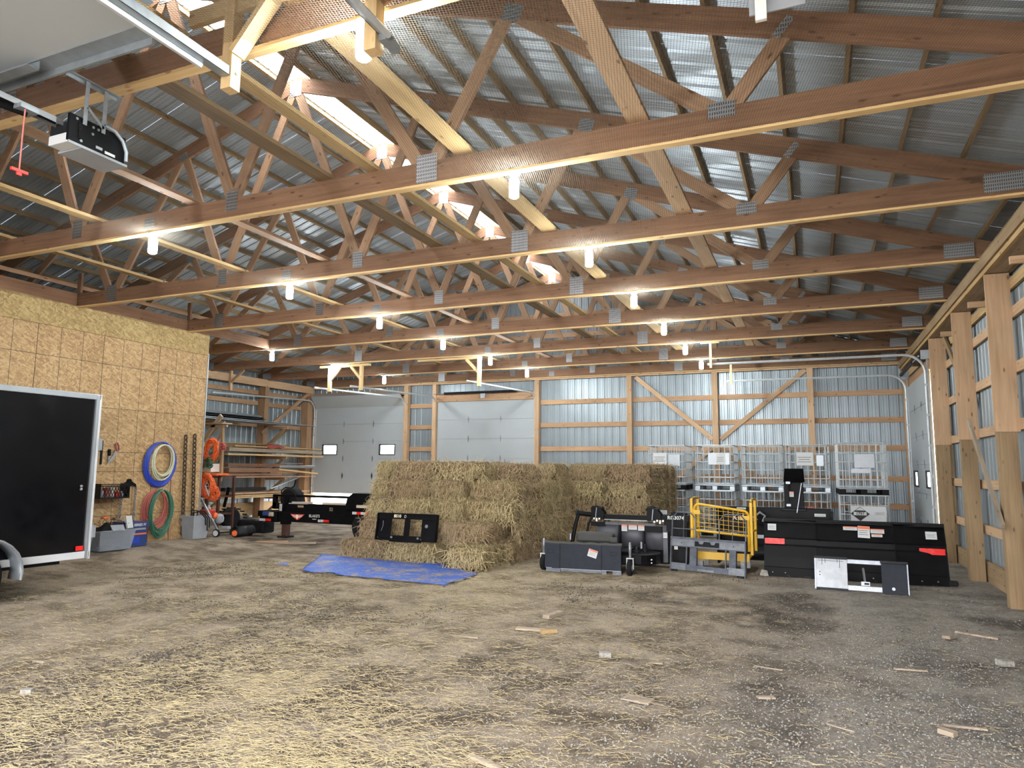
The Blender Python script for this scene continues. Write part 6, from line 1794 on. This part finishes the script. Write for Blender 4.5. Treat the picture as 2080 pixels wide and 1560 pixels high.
o = MB().b(-16.2, -16.05, 18.2, 19.4, 1.76, 1.79).build('metal_trim', M_ALU, bevel=.01); tag(own(o), 'thin metal trim on top of the folded trim', 'metal trim')
for i, x in enumerate((-15.80, -15.98, -16.18)):
    lboard(x, 15.7, 19.6 - .4 * i, .74, .17, .04, M_FRESH, 'yellow plank at the bottom of the lowest rack level, %s row' % col_(i))
    lboard(x - .01, 15.8, 18.9, .79, .16, .04, M_FRESH, 'yellow plank in the middle of the lowest rack level, %s row' % col_(i))
    lboard(x, 15.9, 19.4, .86, .16, .05, M_WEB, 'brown plank on top of the lowest rack level, %s row' % col_(i))
lboard(-16.1, 15.9, 17.6, .97, .25, .10, M_DARKM, 'black length of channel on the lowest rack level')
o = MB().bar((-15.7, 17.5, .98), (-15.9, 19.2, 1.36), .03, .03).build('steel_rod', M_GALV); tag(own(o), 'thin grey steel rod slanting above the lowest rack level', 'rod')
for i, (z, y0, y1, x, m) in enumerate(((3.03, 13.5, 18.4, -16.1, M_GALV), (3.07, 13.5, 19.6, -16.12, M_GALV), (3.13, 13.5, 17.2, -16.15, M_DARKM))):
    o = MB().b(x - .38, x + .38, y0, y1, z - .012, z + .006).build('metal_sheet', m); tag(own(o), ('lowest', 'longest', 'dark uppermost')[i] + ' flat metal sheet on the top rack level', 'metal sheet')
mb = MB()
for i in range(5):
    MBX = MB().cyl((-16.3 + .07 * i, 13.6, 3.2 + .03 * (i % 3)), (-16.3 + .07 * i, 17.3 + .1 * (i % 2), 3.2 + .03 * (i % 3)), .03, 8)
    o = MBX.build('gutter_pipe', M_DARKM if i % 2 else M_GALV); tag(own(o), '%s pipe from the wall on the metal sheets of the top rack level' % ('nearest', 'second', 'third', 'fourth', 'farthest')[i], 'pipe', 'pipes on the top rack level')
# red cloth rag over the second level
mb = MB(); vs = []; n = 14
for j in range(n + 1):
    for i in range(n + 1):
        y = 17.35 + .75 * i / n; u = j / n; x = -15.66 - .35 * u
        z = 2.31 + .10 * math.sin(math.pi * i / n) * (.6 + .6 * noise.noise((y * 5, u * 4, 0))) - (.22 * max(0, .45 - u))
        vs.append((x, y, z))
mb.add(vs, [(j * (n + 1) + i, j * (n + 1) + i + 1, (j + 1) * (n + 1) + i + 1, (j + 1) * (n + 1) + i) for j in range(n) for i in range(n)])
tag(own(mb.build('red_rag', M_PINKH, smooth=True, solid=.01)), 'dark red cloth lying on the second rack level', 'cloth')

# ------------------------------------------------------------------ flatbed trailer behind the hay
t = thing('flatbed_trailer', 'black flatbed trailer with spare tyre and red and white tape', 'trailer', (-9.5, 13.6, .05))
YT = 12.92
P = lambda px, py, y=YT: at(px, py, 'y', y)
xe = -6.2
MB().b(-11.32, xe, YT, YT + .12, .42, .64).build('main_beam', M_BLACKP, t, bevel=.01); MB().b(-11.32, xe, YT + 1.7, YT + 1.82, .42, .64).build('main_beam', M_BLACKP, t, bevel=.01)
for x in (-11.2, -10.0, -8.2, -6.6): MB().b(x, x + .1, YT + .12, YT + 1.7, .46, .6).build('cross_member', M_BLACKP, t)
MB().b(-11.35, -9.15, YT + .02, YT + .06, .64, .84).build('side_board', M_BLACKP, t, bevel=.006)
MB().b(-11.50, -9.36, YT + .0, YT + .06, .985, 1.035).build('top_rail', M_BLACKP, t, bevel=.006)
MB().b(-11.52, -11.42, YT, YT + .07, .70, 1.03).build('front_post', M_BLACKP, t, bevel=.004); MB().b(-11.5, -11.15, YT, YT + .06, .70, .84).build('front_gusset', M_BLACKP, t)
MB().b(-11.2, -11.08, YT + .02, YT + .06, .8, 1.0).build('rail_post', M_BLACKP, t)
for i, (a, b) in enumerate(((-10.95, -10.45), (-10.1, -9.15), (-9.1, -8.3))):
    lum('deck_board', (a, YT + .05, .86), (b, YT + .05, .86), .12, .04, M_DECK, t)
for i in range(7): lum('deck_board', (-9.4, YT + .25 + i * .22, .84), (xe, YT + .25 + i * .22, .84), .2, .04, M_DECK, t)
# fender box and wheels
mb = MB(); mb.prism([(-9.42, .72), (-9.36, 1.0), (-9.22, 1.11), (-7.5, 1.11), (-7.3, .9), (-7.3, .72)], (0, YT - .12, 0), (1, 0, 0), (0, 0, 1), (0, .5, 0)); mb.build('fender_box', M_BLACKP, t, bevel=.01)
MB().b(-9.1, -7.3, YT - .13, YT - .11, .80, .86).build('fender_trim', M_DECK, t)
for x in (-8.92, -7.95):
    wl = MB().lathe([(.2, -.1), (.34, -.11), (.38, -.07), (.38, .07), (.34, .11), (.2, .1)], (x, YT + .08, .40), (0, 1, 0), 28).build('tyre', M_RUB, t, smooth=True)
    MB().lathe([(.2, -.09), (.19, -.02), (.05, -.02), (.0, -.02)], (x, YT + .08, .40), (0, 1, 0), 20).build('wheel_rim', M_DARKM, wl, smooth=True)
# tongue, coupler box, jack, chains
MB().bar((-11.3, YT + .06, .53), (-12.3, YT + .7, .53), .1, .15).build('tongue_arm', M_BLACKP, t); MB().bar((-11.3, YT + 1.76, .53), (-12.3, YT + 1.0, .53), .1, .15).build('tongue_arm', M_BLACKP, t)
MB().b(-12.5, -12.15, YT + .6, YT + 1.1, .46, .6).build('coupler', M_BLACKP, t, bevel=.02)
MB().b(-11.86, -11.36, YT - .02, YT + .2, .40, .64).build('tool_tray', M_BLACKP, t, bevel=.008)
MB().b(-11.72, -11.50, YT - .1, YT - .03, .54, .64).build('winch', M_NAVY, t, bevel=.02); MB().b(-11.55, -11.42, YT - .1, YT - .03, .53, .63).build('winch_motor', M_OLDW, t, bevel=.02)
MB().b(-11.86, -11.68, YT - .03, YT - .022, .42, .475).build('white_tape', M_STICK, t); MB().b(-11.68, -11.52, YT - .03, YT - .022, .42, .475).build('red_tape', M_RED, t)
MB().b(-10.20, -10.05, YT - .01, YT - .002, .45, .505).build('white_tape', M_STICK, t); MB().b(-10.05, -9.90, YT - .01, YT - .002, .45, .505).build('red_tape', M_RED, t)
for i in range(4): MB().b(-9.20 + .11 * i, -9.09 + .11 * i, YT - .13, YT - .122, .66, .715).build('red_tape' if i % 2 else 'white_tape', M_RED if i % 2 else M_STICK, t)
MB().b(-9.42, xe, YT - .12, YT + .02, .62, .74).build('fender_beam', M_BLACKP, t)
MB().b(-11.24, -11.10, YT + .02, YT + .16, .10, .42).build('jack_leg', M_BROWN, t, bevel=.01); MB().b(-11.30, -11.04, YT - .04, YT + .22, .06, .10).build('jack_foot', M_DARKM, t)
MB().b(-11.26, -11.08, YT - .01, YT + .17, .36, .46).build('jack_socket', M_BLACKP, t, bevel=.01)
chain('safety_chain', -0, .6, 0, .22, 0, None, .007, .06, M_LIGHTM, t).matrix_basis = wmat(t).inverted() @ Matrix.Translation((-11.42, YT - .06, 0))
MB().tube([P(572, 1010, 13.0), P(572, 996, 13.0), P(580, 990, 13.0), P(592, 991, 13.0), P(598, 987, 13.0), P(601, 974, 13.0)], .014, 7).build('jack_crank', M_BLACKP, t, smooth=True)
# spare tyre lying upright on the deck front
c = P(593, 1016, 13.05); 
wl = MB().lathe([(.17, -.1), (.28, -.115), (.325, -.08), (.33, 0), (.325, .08), (.28, .115), (.17, .1)], (c.x, 13.08, c.z - .03), (.15, 1, .12), 32).build('spare_tyre', M_RUB, t, smooth=True)
MB().lathe([(.17, -.09), (.16, -.04), (.06, -.05), (.0, -.05)], (c.x, 13.08, c.z - .03), (.15, 1, .12), 24).build('spare_rim', M_BLACKP, wl, smooth=True)
for k in range(6):
    a = math.pi * k / 3; MB().lathe([(.016, 0), (.016, .01)], (c.x + .1 * math.cos(a), 13.03, c.z - .03 + .1 * math.sin(a)), (0, -1, 0), 8).build('rim_hole', M_STICK, wl)
MB().b(-11.03, -10.5, YT - .02, YT + .0, .83, .85).build('deck_edge', M_GREYP, t)
f = Fr((0, YT - .003, 0))
f.label(t, P(571, 1027).x, .74, .075, .16, .006, 0, False); MB().b(-10.78, -10.62, YT - .008, YT, .755, .80).build('brown_label', M_TREAT, t)
text('lettering', '52', .10, M_OLDW, t, f.mat(P(673, 1036).x, .735, .006), .001, bold=True)
text('lettering', "BLAKE'S", .085, M_TEXT, t, f.mat(P(639, 1046).x, .575, .006), .001, bold=True); text('lettering', 'trailers', .04, M_TEXT, t, f.mat(P(639, 1052).x, .51, .006), .001)
E_ = P(604, 1050).x
d = MB(); d.prism([(-.20, .065), (.20, .065), (.13, .0), (.07, -.035), (0, -.07), (-.07, -.035), (-.13, 0)], f.p(E_, .54, .001), f.U, f.V, f.W * .003); em = d.build('wing_emblem', M_REDP, t)
for s in (-1, 1):
    d = MB(); d.prism([(s * .17, .045), (s * .03, .04), (s * .03, -.02), (s * .10, .0)], f.p(E_, .54, .0045), f.U, f.V, f.W * .002); d.build('emblem_wing', M_STICK, em)
d = MB(); d.prism([(-.028, .05), (.028, .05), (.03, -.02), (0, -.055), (-.03, -.02)], f.p(E_, .54, .0065), f.U, f.V, f.W * .002); d.build('emblem_shield', M_YTEXT, em)
MB().tube([P(650, 1055), P(652, 1062), P(656, 1062), P(657, 1058)], .012, 6).build('tie_hook', M_BLACKP, t)
# planks under the jack
p = at(545, 1104, 'z', .03)
o = lum('ground_plank', (p.x - .25, p.y - .1, .05), (p.x + .35, p.y + .25, .06), .2, .05, M_WEB); tag(o, 'reddish plank lying on the floor under the trailer jack', 'board')
o = lum('ground_plank', (p.x + .1, p.y + .05, .045), (p.x + 1.0, p.y + .35, .06), .12, .04, M_OLDW); tag(o, 'grey plank beside the trailer jack', 'board')
